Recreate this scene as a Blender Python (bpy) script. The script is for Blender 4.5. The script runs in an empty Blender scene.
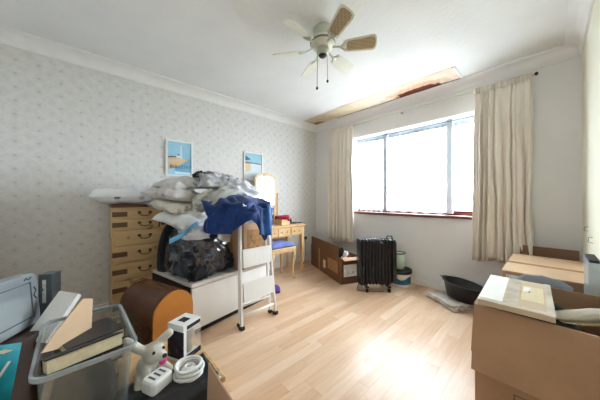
import bpy, bmesh, math, random
from mathutils import Vector, Matrix, Euler, noise

scene = bpy.context.scene
COL = scene.collection
PI = math.pi
R = math.radians

# ------------------------------------------------------------------ camera
cam_d = bpy.data.cameras.new('camera')
cam = bpy.data.objects.new('camera', cam_d)
COL.objects.link(cam)
cam.location = (2.85, -3.02, 1.06)
cam.rotation_euler = (R(90), 0, R(47.3))
cam_d.sensor_width = 36.0
cam_d.lens = 231 / 600 * 36
cam_d.shift_y = -1 / 600
cam_d.clip_start = 0.02
scene.camera = cam

# ------------------------------------------------------------------ world: bright overcast daylight
world = bpy.data.worlds.new('overcast_sky')
scene.world = world
world.use_nodes = True
wn = world.node_tree
bg = wn.nodes['Background']
bg.inputs['Color'].default_value = (0.80, 0.915, 1.0, 1)
bg.inputs['Strength'].default_value = 11.0

pl = bpy.data.lights.new('window_portal', 'AREA')       # guides sky sampling through the window opening
pl.shape = 'RECTANGLE'; pl.size = 1.72; pl.size_y = 1.14
pl.cycles.is_portal = True
po = bpy.data.objects.new('window_portal', pl)
COL.objects.link(po)
po.location = (1.65, 0.30, 1.435)
po.rotation_euler = (R(-90), 0, 0)

vs = scene.view_settings
vs.view_transform = 'Standard'
vs.look = 'None'
vs.exposure = 2.0
vs.gamma = 1.0
vs.use_curve_mapping = False
scene.cycles.use_denoising = True
scene.cycles.max_bounces = 12
scene.cycles.diffuse_bounces = 7
scene.cycles.transparent_max_bounces = 24
scene.cycles.sample_clamp_indirect = 12


# ------------------------------------------------------------------ materials
def hexc(h):
    h = h.lstrip('#')
    out = []
    for i in (0, 2, 4):
        c = int(h[i:i + 2], 16) / 255
        out.append(c / 12.92 if c <= 0.04045 else ((c + 0.055) / 1.055) ** 2.4)
    return (*out, 1)


def mix_rgb(nt, fac, a, b, blend='MIX'):
    n = nt.nodes.new('ShaderNodeMix')
    n.data_type = 'RGBA'; n.blend_type = blend
    for sock, v in ((n.inputs[0], fac), (n.inputs[6], a), (n.inputs[7], b)):
        if hasattr(v, 'is_linked') or isinstance(v, bpy.types.NodeSocket):
            nt.links.new(v, sock)
        else:
            sock.default_value = v
    return n.outputs[2]


def mth(nt, op, *vals):
    n = nt.nodes.new('ShaderNodeMath'); n.operation = op
    for i, v in enumerate(vals):
        if isinstance(v, bpy.types.NodeSocket):
            nt.links.new(v, n.inputs[i])
        else:
            n.inputs[i].default_value = v
    return n.outputs[0]


def coords(nt, kind='Object', scale=(1, 1, 1), rot=(0, 0, 0)):
    tc = nt.nodes.new('ShaderNodeTexCoord')
    mp = nt.nodes.new('ShaderNodeMapping')
    mp.inputs['Scale'].default_value = scale
    mp.inputs['Rotation'].default_value = rot
    nt.links.new(tc.outputs[kind], mp.inputs['Vector'])
    return mp.outputs[0]


def nz(nt, vec, scale=5, detail=3, rough=0.55):
    n = nt.nodes.new('ShaderNodeTexNoise')
    n.inputs['Scale'].default_value = scale
    n.inputs['Detail'].default_value = detail
    n.inputs['Roughness'].default_value = rough
    if vec is not None:
        nt.links.new(vec, n.inputs['Vector'])
    return n.outputs[0]


def ramp(nt, fac, stops):
    n = nt.nodes.new('ShaderNodeValToRGB')
    el = n.color_ramp.elements
    while len(el) < len(stops):
        el.new(0.5)
    for e, (p, c) in zip(el, stops):
        e.position = p; e.color = c
    nt.links.new(fac, n.inputs[0])
    return n.outputs[0]


def base_mat(name, rough=0.6, metallic=0.0, spec=0.5):
    m = bpy.data.materials.new(name); m.use_nodes = True
    nt = m.node_tree
    b = nt.nodes['Principled BSDF']
    b.inputs['Roughness'].default_value = rough
    b.inputs['Metallic'].default_value = metallic
    b.inputs['Specular IOR Level'].default_value = spec
    return m, nt, b


def add_bump(nt, b, h, strength=0.2, dist=0.01):
    bp = nt.nodes.new('ShaderNodeBump')
    bp.inputs['Strength'].default_value = strength
    bp.inputs['Distance'].default_value = dist
    nt.links.new(h, bp.inputs['Height'])
    nt.links.new(bp.outputs[0], b.inputs['Normal'])


def plain(name, col, rough=0.6, metallic=0.0, var=0.12, scale=8, bump=0.0, bscale=60, spec=0.5):
    m, nt, b = base_mat(name, rough, metallic, spec)
    c = hexc(col)
    v = coords(nt)
    f = nz(nt, v, scale, 3)
    dark = tuple(x * (1 - var) for x in c[:3]) + (1,)
    lite = tuple(min(1, x * (1 + var)) for x in c[:3]) + (1,)
    nt.links.new(ramp(nt, f, [(0.3, dark), (0.7, lite)]), b.inputs['Base Color'])
    if bump:
        add_bump(nt, b, nz(nt, v, bscale, 3), bump, 0.004)
    return m


def wood(name, c1, c2, rough=0.45, scale=(3, 30, 30), knots=0.0, spec=0.5):
    m, nt, b = base_mat(name, rough, 0, spec)
    v = coords(nt, 'Object', scale)
    f = nz(nt, v, 1.5, 5, 0.6)
    col = ramp(nt, f, [(0.3, hexc(c1)), (0.7, hexc(c2))])
    if knots:
        v2 = coords(nt, 'Object', (5, 5, 5))
        k = nz(nt, v2, 2.2, 1)
        kk = ramp(nt, k, [(0.66, (0, 0, 0, 1)), (0.74, (1, 1, 1, 1))])
        col = mix_rgb(nt, kk, col, tuple(x * knots for x in hexc(c1)[:3]) + (1,))
    nt.links.new(col, b.inputs['Base Color'])
    add_bump(nt, b, f, 0.08, 0.002)
    return m


def cloth(name, col, rough=0.9, var=0.18, weave=500, scale=6):
    m, nt, b = base_mat(name, rough, 0, 0.2)
    c = hexc(col)
    v = coords(nt)
    f = nz(nt, v, scale, 4)
    dark = tuple(x * (1 - var) for x in c[:3]) + (1,)
    lite = tuple(min(1, x * (1 + var)) for x in c[:3]) + (1,)
    nt.links.new(ramp(nt, f, [(0.3, dark), (0.7, lite)]), b.inputs['Base Color'])
    add_bump(nt, b, nz(nt, v, 45, 4), 0.35, 0.006)
    b.inputs['Sheen Weight'].default_value = 0.15
    return m


def card(name, col, var=0.1):
    m, nt, b = base_mat(name, 0.8, 0, 0.25)
    c = hexc(col)
    v = coords(nt)
    f = nz(nt, v, 4, 5, 0.65)
    dark = tuple(x * (1 - var) for x in c[:3]) + (1,)
    lite = tuple(min(1, x * (1 + var)) for x in c[:3]) + (1,)
    col_ = ramp(nt, f, [(0.3, dark), (0.7, lite)])
    fl = coords(nt, 'Object', (2, 2, 160))
    col_ = mix_rgb(nt, 0.06, col_, nz(nt, fl, 2, 2), 'MULTIPLY')
    nt.links.new(col_, b.inputs['Base Color'])
    add_bump(nt, b, f, 0.12, 0.004)
    return m


def see_through(name, col, opacity, rough=0.15, gloss=0.2, translucent=False):
    m = bpy.data.materials.new(name); m.use_nodes = True
    nt = m.node_tree; nt.nodes.clear()
    out = nt.nodes.new('ShaderNodeOutputMaterial')
    tr = nt.nodes.new('ShaderNodeBsdfTransparent')
    df = nt.nodes.new('ShaderNodeBsdfDiffuse'); df.inputs[0].default_value = hexc(col)
    last = df.outputs[0]
    if translucent:
        tl = nt.nodes.new('ShaderNodeBsdfTranslucent'); tl.inputs[0].default_value = hexc(col)
        mx0 = nt.nodes.new('ShaderNodeMixShader'); mx0.inputs[0].default_value = 0.6
        nt.links.new(df.outputs[0], mx0.inputs[1]); nt.links.new(tl.outputs[0], mx0.inputs[2])
        last = mx0.outputs[0]
    mx = nt.nodes.new('ShaderNodeMixShader')
    v = coords(nt)
    f = nz(nt, v, 14, 3)
    op = mth(nt, 'MULTIPLY', mth(nt, 'ADD', mth(nt, 'MULTIPLY', f, 0.6), 0.7), opacity)
    nt.links.new(op, mx.inputs[0])
    nt.links.new(tr.outputs[0], mx.inputs[1]); nt.links.new(last, mx.inputs[2])
    res = mx.outputs[0]
    if gloss:
        gl = nt.nodes.new('ShaderNodeBsdfGlossy'); gl.inputs['Roughness'].default_value = rough
        mx2 = nt.nodes.new('ShaderNodeMixShader'); mx2.inputs[0].default_value = gloss
        nt.links.new(res, mx2.inputs[1]); nt.links.new(gl.outputs[0], mx2.inputs[2])
        res = mx2.outputs[0]
    nt.links.new(res, out.inputs['Surface'])
    return m


M = {}
M['mullion_white'] = plain('mullion_white', '#C9D3E2', 0.6, var=0.06)
M['white_gloss'] = plain('white_gloss', '#ECEBE8', 0.35, var=0.03)
M['wall_white'] = plain('wall_white', '#E6E5E5', 0.85, var=0.03, scale=2, bump=0.05, bscale=120)
M['wall_cream'] = plain('wall_cream', '#E4E0CC', 0.85, var=0.03, scale=2, bump=0.05, bscale=120)
M['pine'] = wood('pine', '#C9A06B', '#DFBF8F', 0.42, (14, 1.4, 14), 0.55)
M['pine_light'] = wood('pine_light', '#C99B63', '#E3C393', 0.4, (14, 1.4, 14), 0.6)
M['pine_v'] = wood('pine_v', '#C99B63', '#E3C393', 0.4, (14, 14, 1.4))
M['walnut_top'] = wood('walnut_top', '#5A2F1A', '#7C4526', 0.4, (14, 1.4, 14))
M['mahogany'] = wood('mahogany', '#5B2E20', '#7A4030', 0.4, (2, 30, 30))
M['dome_leather'] = plain('dome_leather', '#5A3824', 0.26, var=0.25, scale=5, bump=0.05)
M['dome_end'] = wood('dome_end', '#A8641F', '#BC7A2E', 0.4, (30, 3, 3))
M['brass_dark'] = plain('brass_dark', '#6B4E36', 0.45, 0.2, var=0.15)
M['steel'] = plain('steel', '#C3CDD3', 0.28, 0.75, var=0.08, scale=3)
M['steel_dark'] = plain('steel_dark', '#6C7276', 0.35, 0.7, var=0.1)
M['groove'] = plain('groove', '#5D676C', 0.5, 0.4)
M['black_plastic'] = plain('black_plastic', '#17181A', 0.38, var=0.1)
M['black_matte'] = plain('black_matte', '#141416', 0.7, var=0.1)
M['radiator_black'] = plain('radiator_black', '#15191E', 0.33, var=0.1)
M['white_plastic'] = plain('white_plastic', '#E9E8E4', 0.4, var=0.03)
M['white_paint_metal'] = plain('white_paint_metal', '#E6E6E4', 0.38, var=0.03)
M['cabinet_white'] = plain('cabinet_white', '#E2DFDA', 0.35, var=0.03)
M['card'] = card('card', '#BA977A')
M['card_light'] = card('card_light', '#D3B392')
M['card_dark'] = card('card_dark', '#7F604A')
M['card_right'] = card('card_right', '#B08C6E')
M['card_brown'] = card('card_brown', '#6E4E38')
M['card_in'] = card('card_in', '#8E683F')
M['parcel_card'] = card('parcel_card', '#C8B397')
M['tape'] = plain('tape', '#B48A5B', 0.25, var=0.15, scale=20)
M['tape_clear'] = plain('tape_clear', '#D6CCBE', 0.12, var=0.2, scale=14)
M['paper'] = plain('paper', '#EDEBE6', 0.8, var=0.04)
M['paper_cream'] = plain('paper_cream', '#D8C9A6', 0.85, var=0.1, scale=90)
M['book_dark'] = plain('book_dark', '#3A3634', 0.6)
M['pillow_white'] = cloth('pillow_white', '#DEDEDE', var=0.06)
M['pillow_bright'] = cloth('pillow_bright', '#ECEEF3', var=0.04)
M['pillow_grey'] = cloth('pillow_grey', '#D2D0CD', var=0.07)
M['pillow_cream'] = cloth('pillow_cream', '#DDD8CC', var=0.08)
M['grey_fleece'] = cloth('grey_fleece', '#A9A8A5', var=0.1)
M['blue_nylon'] = cloth('blue_nylon', '#123472', 0.5, var=0.25)
M['blue_lining'] = cloth('blue_lining', '#2B5A9E', 0.5, var=0.2)
M['grey_cloth'] = cloth('grey_cloth', '#8B9098', var=0.15)
M['dark_cloth'] = cloth('dark_cloth', '#24262C', var=0.3)
M['bag_navy'] = cloth('bag_navy', '#1B2130', var=0.3)
M['bag_slate'] = cloth('bag_slate', '#3C434E', var=0.3)
M['black_bag'] = plain('black_bag', '#15161A', 0.3, var=0.2, bump=0.5, bscale=25)
M['curtain'] = cloth('curtain', '#ECE5DA', var=0.05, scale=3)
M['lilac'] = cloth('lilac', '#7383C4', var=0.15, scale=30)
M['magenta'] = plain('magenta', '#B0104C', 0.3)
M['purple'] = cloth('purple', '#5A3F86')
M['green_plastic'] = plain('green_plastic', '#B9CDB7', 0.4, var=0.04)
M['blue_label'] = plain('blue_label', '#1F6E93', 0.5, var=0.2, scale=16)
M['sky_blue'] = plain('sky_blue', '#5AA7D6', 0.35)
M['teal_print'] = plain('teal_print', '#1E98A6', 0.18, var=0.35, scale=9)
M['fan_cream'] = plain('fan_cream', '#DAD8C9', 0.4, var=0.04)
M['fan_metal'] = plain('fan_metal', '#C4C8BA', 0.3, 0.3, var=0.05)
M['chain'] = plain('chain', '#8A8578', 0.4, 0.6)
M['bob'] = plain('bob', '#2A2522', 0.4)
M['plush'] = cloth('plush', '#D3CDC2', var=0.08, scale=25)
M['pink'] = plain('pink', '#D6327A', 0.6)
M['eye'] = plain('eye', '#1A1C24', 0.2)
M['logo_blue'] = plain('logo_blue', '#24479E', 0.4)
M['red_bits'] = plain('red_bits', '#8E2B3A', 0.6)
M['paper_grey'] = cloth('paper_grey', '#CFC8C0', 0.8, var=0.25, scale=15)
M['figure_tone'] = plain('figure_tone', '#A39787', 0.5, var=0.2, scale=40)
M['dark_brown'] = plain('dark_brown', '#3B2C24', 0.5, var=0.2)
M['net'] = see_through('net', '#F4F6FA', 0.30, gloss=0.0, translucent=True)
M['tub_plastic'] = see_through('tub_plastic', '#8E9794', 0.2, rough=0.2, gloss=0.10)
M['clear_bag'] = see_through('clear_bag', '#B9C2CA', 0.012, rough=0.09, gloss=0.11)
M['clear_film'] = see_through('clear_film', '#D8DADC', 0.12, rough=0.08, gloss=0.12)
M['glass'] = see_through('glass', '#FFFFFF', 0.0, rough=0.02, gloss=0.06)


def mirror_mat():
    m, nt, b = base_mat('mirror_glass', 0.02, 1.0)
    b.inputs['Base Color'].default_value = (0.9, 0.92, 0.93, 1)
    return m


M['mirror'] = mirror_mat()


def wallpaper():
    m, nt, b = base_mat('wallpaper', 0.8, 0, 0.25)
    g = nt.nodes.new('ShaderNodeNewGeometry')
    sep = nt.nodes.new('ShaderNodeSeparateXYZ'); nt.links.new(g.outputs['Position'], sep.inputs[0])
    PW, PH = 0.126, 0.107

    def cell(oy, oz):
        u = mth(nt, 'SUBTRACT', mth(nt, 'FRACT', mth(nt, 'DIVIDE', mth(nt, 'ADD', sep.outputs[1], 10 * PW + oy), PW)), 0.5)
        v = mth(nt, 'SUBTRACT', mth(nt, 'FRACT', mth(nt, 'DIVIDE', mth(nt, 'ADD', sep.outputs[2], oz), PH)), 0.5)
        return u, v
    u, v = cell(3.435 - 10 * PW + 40.5 * PW, -2.048 + 20.5 * PH)
    # fan shaped motif: narrow at the bottom, wide at the top
    du = mth(nt, 'ABSOLUTE', mth(nt, 'MULTIPLY', u, PW))
    dv = mth(nt, 'MULTIPLY', v, PH)
    r = mth(nt, 'SQRT', mth(nt, 'ADD', mth(nt, 'POWER', mth(nt, 'MULTIPLY', du, 1.0), 2.0), mth(nt, 'POWER', mth(nt, 'MULTIPLY', dv, 1.25), 2.0)))
    motif = ramp(nt, r, [(0.006, (1, 1, 1, 1)), (0.017, (0, 0, 0, 1))])
    u2, v2 = cell(3.435 - 10 * PW + 41.0 * PW, -2.048 + 21.0 * PH)
    r2 = mth(nt, 'SQRT', mth(nt, 'ADD', mth(nt, 'POWER', mth(nt, 'MULTIPLY', u2, PW), 2.0), mth(nt, 'POWER', mth(nt, 'MULTIPLY', v2, PH), 2.0)))
    motif2 = ramp(nt, r2, [(0.004, (1, 1, 1, 1)), (0.013, (0, 0, 0, 1))])
    # trellis lines of small diamonds
    s = mth(nt, 'ADD', mth(nt, 'ABSOLUTE', u), mth(nt, 'ABSOLUTE', v))
    ln = mth(nt, 'ABSOLUTE', mth(nt, 'SUBTRACT', s, 0.5))
    line = ramp(nt, ln, [(0.02, (1, 1, 1, 1)), (0.07, (0, 0, 0, 1))])
    vec = g.outputs['Position']
    cloud = nz(nt, vec, 24, 4)
    col = ramp(nt, cloud, [(0.35, hexc('#D6D4D0')), (0.65, hexc('#E0DEDB'))])
    col = mix_rgb(nt, mth(nt, 'MULTIPLY', line, 0.35), col, hexc('#E9E8E5'))
    brk = mth(nt, 'GREATER_THAN', nz(nt, vec, 160, 2), 0.42)
    col = mix_rgb(nt, mth(nt, 'MULTIPLY', mth(nt, 'MULTIPLY', motif, brk), 0.40), col, hexc('#A2937F'))
    col = mix_rgb(nt, mth(nt, 'MULTIPLY', mth(nt, 'MULTIPLY', motif2, brk), 0.2), col, hexc('#AFA494'))
    nt.links.new(col, b.inputs['Base Color'])
    add_bump(nt, b, cloud, 0.08, 0.003)
    return m


M['wallpaper'] = wallpaper()


def floor_mat():
    m, nt, b = base_mat('laminate_beech', 0.2, 0, 0.34)
    oi = nt.nodes.new('ShaderNodeObjectInfo')
    g = nt.nodes.new('ShaderNodeNewGeometry')
    add = nt.nodes.new('ShaderNodeVectorMath'); add.operation = 'ADD'
    cmb = nt.nodes.new('ShaderNodeCombineXYZ')
    nt.links.new(mth(nt, 'MULTIPLY', oi.outputs['Random'], 37.0), cmb.inputs[2])
    nt.links.new(g.outputs['Position'], add.inputs[0]); nt.links.new(cmb.outputs[0], add.inputs[1])
    mp = nt.nodes.new('ShaderNodeMapping'); mp.inputs['Scale'].default_value = (26, 2.2, 1)
    nt.links.new(add.outputs[0], mp.inputs[0])
    f = nz(nt, mp.outputs[0], 1.6, 5, 0.6)
    tone = ramp(nt, oi.outputs['Random'], [(0.0, hexc('#C59B7A')), (0.3, hexc('#CFAB8C')), (0.7, hexc('#D9B99C')), (1.0, hexc('#E2C9B2'))])
    col = mix_rgb(nt, 0.36, tone, ramp(nt, f, [(0.25, hexc('#BE9469')), (0.6, hexc('#DDC09E')), (0.85, hexc('#E6CDB0'))]))
    nt.links.new(col, b.inputs['Base Color'])
    b.inputs['Roughness'].default_value = 0.3
    return m


M['laminate'] = floor_mat()


def ceiling_mat():
    m, nt, b = base_mat('ceiling_textured_paint', 0.9, 0, 0.2)
    v = coords(nt)
    f = nz(nt, v, 34, 4, 0.6)
    f2 = nz(nt, v, 2.5, 2)
    nt.links.new(ramp(nt, f2, [(0.3, hexc('#E4E4E4')), (0.7, hexc('#EAEAE9'))]), b.inputs['Base Color'])
    add_bump(nt, b, f, 0.35, 0.010)
    return m


M['ceiling'] = ceiling_mat()


def patch_mat():
    m, nt, b = base_mat('bare_stained_plaster', 0.85, 0, 0.2)
    g = nt.nodes.new('ShaderNodeNewGeometry')
    sep = nt.nodes.new('ShaderNodeSeparateXYZ'); nt.links.new(g.outputs['Position'], sep.inputs[0])
    x, y = sep.outputs[0], sep.outputs[1]
    n1 = nz(nt, g.outputs['Position'], 9, 5, 0.65)
    col = ramp(nt, mth(nt, 'DIVIDE', x, 2.3), [(0.0, hexc('#C2A683')), (0.08, hexc('#D3BD9A')), (0.35, hexc('#DCC7A4')),
                                              (0.62, hexc('#E3D3BF')), (0.75, hexc('#DDBFA9')), (1.0, hexc('#E0C6B2'))])
    col = mix_rgb(nt, ramp(nt, n1, [(0.42, (0, 0, 0, 1)), (0.62, (0.6, 0.6, 0.6, 1))]), col, hexc('#E7DDCB'))
    # water stain with a ragged outline near the right end and a small one by the corner

    def blob(cx, cy, sx, sy, lo, hi):
        dx = mth(nt, 'DIVIDE', mth(nt, 'SUBTRACT', x, cx), sx)
        dy = mth(nt, 'DIVIDE', mth(nt, 'SUBTRACT', y, cy), sy)
        d = mth(nt, 'SQRT', mth(nt, 'ADD', mth(nt, 'POWER', mth(nt, 'ABSOLUTE', dx), 2.0), mth(nt, 'POWER', mth(nt, 'ABSOLUTE', dy), 2.0)))
        d = mth(nt, 'ADD', d, mth(nt, 'MULTIPLY', mth(nt, 'SUBTRACT', n1, 0.5), 1.5))
        return ramp(nt, d, [(lo, (1, 1, 1, 1)), (hi, (0, 0, 0, 1))])
    col = mix_rgb(nt, mth(nt, 'MULTIPLY', blob(1.74, -0.20, 0.42, 0.13, 0.6, 1.0), 0.55), col, hexc('#C08A66'))
    col = mix_rgb(nt, blob(1.80, -0.145, 0.30, 0.075, 0.78, 0.98), col, hexc('#6B3520'))
    col = mix_rgb(nt, mth(nt, 'MULTIPLY', blob(0.16, -0.14, 0.16, 0.09, 0.5, 1.0), 0.8), col, hexc('#8A5F38'))
    nt.links.new(col, b.inputs['Base Color'])
    add_bump(nt, b, n1, 0.3, 0.006)
    return m


M['patch'] = patch_mat()


def cane_mat():
    m, nt, b = base_mat('woven_cane', 0.55, 0, 0.3)
    v = coords(nt, 'Object', (1, 1, 1))
    ck = nt.nodes.new('ShaderNodeTexChecker'); ck.inputs['Scale'].default_value = 90
    nt.links.new(v, ck.inputs['Vector'])
    n = nz(nt, v, 30, 3)
    c = mix_rgb(nt, ck.outputs['Fac'], hexc('#8E7A5A'), hexc('#C3B492'))
    c = mix_rgb(nt, n, c, hexc('#A28D69'))
    nt.links.new(c, b.inputs['Base Color'])
    return m


M['cane'] = cane_mat()


def garment_mat(name, c1, c2, c3, scale=14):
    m, nt, b = base_mat(name, 0.9, 0, 0.2)
    v = coords(nt)
    f = nz(nt, v, scale, 4, 0.6)
    nt.links.new(ramp(nt, f, [(0.36, hexc(c1)), (0.44, hexc(c2)), (0.56, hexc(c2)), (0.64, hexc(c3))]), b.inputs['Base Color'])
    add_bump(nt, b, nz(nt, v, 40, 3), 0.4, 0.006)
    return m


M['print_grey'] = garment_mat('print_grey', '#6E7076', '#B9BABE', '#DCDCE0', 9)
M['print_white'] = garment_mat('print_white', '#A9ACB6', '#D9DADF', '#EAEAEE', 8)
M['bag_clothes'] = garment_mat('bag_clothes', '#0C0E14', '#181C24', '#363E4A', 6)
M['floral_edge'] = garment_mat('floral_edge', '#54504B', '#CFC8BA', '#DED8CB', 40)
M['print_text'] = garment_mat('print_text', '#6E4E33', '#9C7650', '#B08861', 26)
M['label_print'] = garment_mat('label_print', '#4D4D52', '#E5E5E5', '#F2F2F2', 34)
M['side_print'] = garment_mat('side_print', '#1B1A20', '#33303A', '#6A4A40', 30)


# ------------------------------------------------------------------ mesh helpers
class MB:
    def __init__(self):
        self.v, self.f = [], []

    def add(self, vs_, fs_):
        o = len(self.v)
        self.v += [tuple(p) for p in vs_]
        self.f += [tuple(i + o for i in f) for f in fs_]
        return self

    def box(self, x0, y0, z0, x1, y1, z1, mat=None):
        p = [Vector((x, y, z)) for z in (z0, z1) for y in (y0, y1) for x in (x0, x1)]
        if mat is not None:
            p = [mat @ q for q in p]
        return self.add(p, [(0, 2, 3, 1), (4, 5, 7, 6), (0, 1, 5, 4), (2, 6, 7, 3), (0, 4, 6, 2), (1, 3, 7, 5)])

    def loft(self, rings, cap0=True, cap1=True):
        n = len(rings[0]); vs_ = [p for r in rings for p in r]; fs_ = []
        for i in range(len(rings) - 1):
            for j in range(n):
                k = (j + 1) % n
                fs_.append((i * n + j, i * n + k, (i + 1) * n + k, (i + 1) * n + j))
        if cap0: fs_.append(tuple(reversed(range(n))))
        if cap1: fs_.append(tuple((len(rings) - 1) * n + j for j in range(n)))
        return self.add(vs_, fs_)

    def lathe(self, prof, n=24, c=(0, 0, 0), cap0=True, cap1=True, sx=1, sy=1):
        return self.loft([[(c[0] + r * sx * math.cos(2 * PI * j / n), c[1] + r * sy * math.sin(2 * PI * j / n), c[2] + z) for j in range(n)]
                          for r, z in prof], cap0, cap1)

    def tube(self, path, rad, n=8, flat=1.0, up=None, closed=False):
        path = [Vector(p) for p in path]; rings = []
        if not hasattr(rad, '__len__'): rad = [rad] * len(path)
        prev = None
        for i, p in enumerate(path):
            if closed:
                t = (path[(i + 1) % len(path)] - path[i - 1])
            else:
                t = (path[min(i + 1, len(path) - 1)] - path[max(i - 1, 0)])
            t.normalize()
            ref = Vector(up) if up else (prev if prev else (Vector((0, 0, 1)) if abs(t.z) < 0.9 else Vector((1, 0, 0))))
            a = ref - t * ref.dot(t)
            if a.length < 1e-5: a = Vector((0, 1, 0)) - t * t.y
            a.normalize(); b = t.cross(a); prev = a
            rings.append([p + a * rad[i] * math.cos(2 * PI * (j + 0.5) / n) + b * rad[i] * flat * math.sin(2 * PI * (j + 0.5) / n) for j in range(n)])
        if closed:
            rings.append(rings[0]); return self.loft(rings, False, False)
        return self.loft(rings)

    def prism(self, poly, fn0, fn1):
        return self.loft([[fn0(*p) for p in poly], [fn1(*p) for p in poly]])

    def sheet(self, fn, nu, nv, th):
        """closed thick sheet: fn(u,v)->Vector, thickness th along the local normal"""
        P = [[Vector(fn(i / nu, j / nv)) for j in range(nv + 1)] for i in range(nu + 1)]
        top, bot = [], []
        for i in range(nu + 1):
            for j in range(nv + 1):
                du = P[min(i + 1, nu)][j] - P[max(i - 1, 0)][j]
                dv = P[i][min(j + 1, nv)] - P[i][max(j - 1, 0)]
                n_ = du.cross(dv)
                if n_.length > 1e-9: n_.normalize()
                top.append(P[i][j] + n_ * th / 2); bot.append(P[i][j] - n_ * th / 2)
        W = nv + 1; N = len(top); fs_ = []
        for i in range(nu):
            for j in range(nv):
                a, b, c, d = i * W + j, (i + 1) * W + j, (i + 1) * W + j + 1, i * W + j + 1
                fs_ += [(a, b, c, d), (a + N, d + N, c + N, b + N)]
        for i in range(nu):
            for j in (0, nv):
                a, b = i * W + j, (i + 1) * W + j
                fs_.append((a, a + N, b + N, b) if j == 0 else (a, b, b + N, a + N))
        for j in range(nv):
            for i in (0, nu):
                a, b = i * W + j, i * W + j + 1
                fs_.append((a, b, b + N, a + N) if i == 0 else (a, a + N, b + N, b))
        return self.add(top + bot, fs_)

    def build(self, name, mat, parent=None, loc=(0, 0, 0), rot=(0, 0, 0), smooth=False, bevel=0.0, sub=0, weld=False):
        me = bpy.data.meshes.new(name)
        me.from_pydata(self.v, [], self.f)
        bm = bmesh.new(); bm.from_mesh(me)
        if weld: bmesh.ops.remove_doubles(bm, verts=bm.verts, dist=1e-5)
        bmesh.ops.recalc_face_normals(bm, faces=bm.faces)
        bm.to_mesh(me); bm.free()
        o = bpy.data.objects.new(name, me)
        COL.objects.link(o)
        me.materials.append(M[mat] if isinstance(mat, str) else mat)
        if smooth:
            me.polygons.foreach_set('use_smooth', [True] * len(me.polygons))
        o.location = loc; o.rotation_euler = rot
        if parent: o.parent = parent
        if bevel:
            md = o.modifiers.new('edge', 'BEVEL'); md.width = bevel; md.segments = 2; md.limit_method = 'ANGLE'
        if sub:
            md = o.modifiers.new('soft', 'SUBSURF'); md.levels = sub; md.render_levels = sub
        return o


def tag(o, label, cat, group=None):
    o['label'] = label; o['category'] = cat
    if group: o['group'] = group
    return o


def thing(name, label, cat, loc=(0, 0, 0), rot=(0, 0, 0), group=None):
    o = bpy.data.objects.new(name, None); COL.objects.link(o)
    o.location = loc; o.rotation_euler = rot if hasattr(rot, '__len__') else (0, 0, rot)
    o.empty_display_size = 0.05
    return tag(o, label, cat, group)


def struct(o, label=None, cat=None):
    o['kind'] = 'structure'
    if label: o['label'] = label
    if cat: o['category'] = cat
    return o


def rrect(w, d, r, z, n=5, cx=0, cy=0):
    out = []
    for qx, qy, a0 in ((1, 1, 0), (-1, 1, 90), (-1, -1, 180), (1, -1, 270)):
        for k in range(n + 1):
            a = R(a0 + 90 * k / n)
            out.append((cx + qx * (w / 2 - r) + r * math.cos(a), cy + qy * (d / 2 - r) + r * math.sin(a), z))
    return out


def fbm(p, s=1.0, o=3):
    return noise.fractal(Vector(p) * s, 1.0, 2.0, o)


def pillow_mb(w, d, t, seed=0, n=30, sag=0.0, p=4.2, wr=0.012):
    """soft cushion with pinched corners and wrinkles"""
    m = MB(); top, bot = [], []
    for i in range(n + 1):
        for j in range(n + 1):
            u, v = -1 + 2 * i / n, -1 + 2 * j / n
            e = max(0.0, (1 - abs(u) ** p)) ** 0.42 * max(0.0, (1 - abs(v) ** p)) ** 0.42
            pin = 1 - 0.08 * (1 - abs(v) ** 2) * abs(u) ** 3, 1 - 0.08 * (1 - abs(u) ** 2) * abs(v) ** 3
            x, y = u * w / 2 * pin[0], v * d / 2 * pin[1]
            dr = -sag * (u * u * 0.7 + v * v * 0.3)
            k = wr * fbm((x * 1.0, y * 1.0, seed * 3.1), 9) * (0.4 + e)
            rad = wr * 0.8 * math.sin(9 * math.atan2(v, u) + seed) * (max(abs(u), abs(v)) ** 3) * e ** 0.3
            z = t / 2 * e
            top.append((x, y, z + k + rad + dr)); bot.append((x, y, -z * 0.85 + k * 0.5 + dr))
    W = n + 1; N = len(top); fs_ = []
    for i in range(n):
        for j in range(n):
            a, b, c, d_ = i * W + j, (i + 1) * W + j, (i + 1) * W + j + 1, i * W + j + 1
            fs_ += [(a, b, c, d_), (a + N, d_ + N, c + N, b + N)]
    for i in range(n):
        for j in (0, n):
            a, b = i * W + j, (i + 1) * W + j
            fs_.append((a, a + N, b + N, b) if j == 0 else (a, b, b + N, a + N))
    for j in range(n):
        for i in (0, n):
            a, b = i * W + j, i * W + j + 1
            fs_.append((a, b, b + N, a + N) if i == 0 else (a, a + N, b + N, b))
    m.add(top + bot, fs_)
    return m


def lump_mb(w, d, h, seed=0, nu=40, nv=22, amp=0.25, freq=2.2, flat=0.25, ridge=0.5):
    """crumpled closed heap: squashed ball with folds, flat underside at z=0"""
    rings = []
    for i in range(1, nv):
        ph = PI * i / nv
        ring = []
        for j in range(nu):
            th = 2 * PI * j / nu
            q = Vector((math.cos(th) * math.sin(ph), math.sin(th) * math.sin(ph), math.cos(ph)))
            f = fbm(q + Vector((seed * 7.3, seed * 1.7, 0)), freq, 4)
            rd = 1 - abs(noise.noise(q * freq * 2.1 + Vector((seed, 3, 9))))
            k = 1 + amp * f + amp * ridge * (rd - 0.7)
            sq = (abs(q.x) ** 4 + abs(q.y) ** 4) ** 0.25
            sq = math.sin(ph) / sq if sq > 1e-6 else 1
            z = q.z * k
            z = z if z > -flat else -flat + (z + flat) * 0.06
            kk = k * (0.55 + 0.45 * min(sq, 1.35))
            ring.append((q.x * kk * w / 2, q.y * kk * d / 2, (z + flat) * h / (1 + flat)))
        rings.append(ring)
    return MB().loft(rings)


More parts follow.
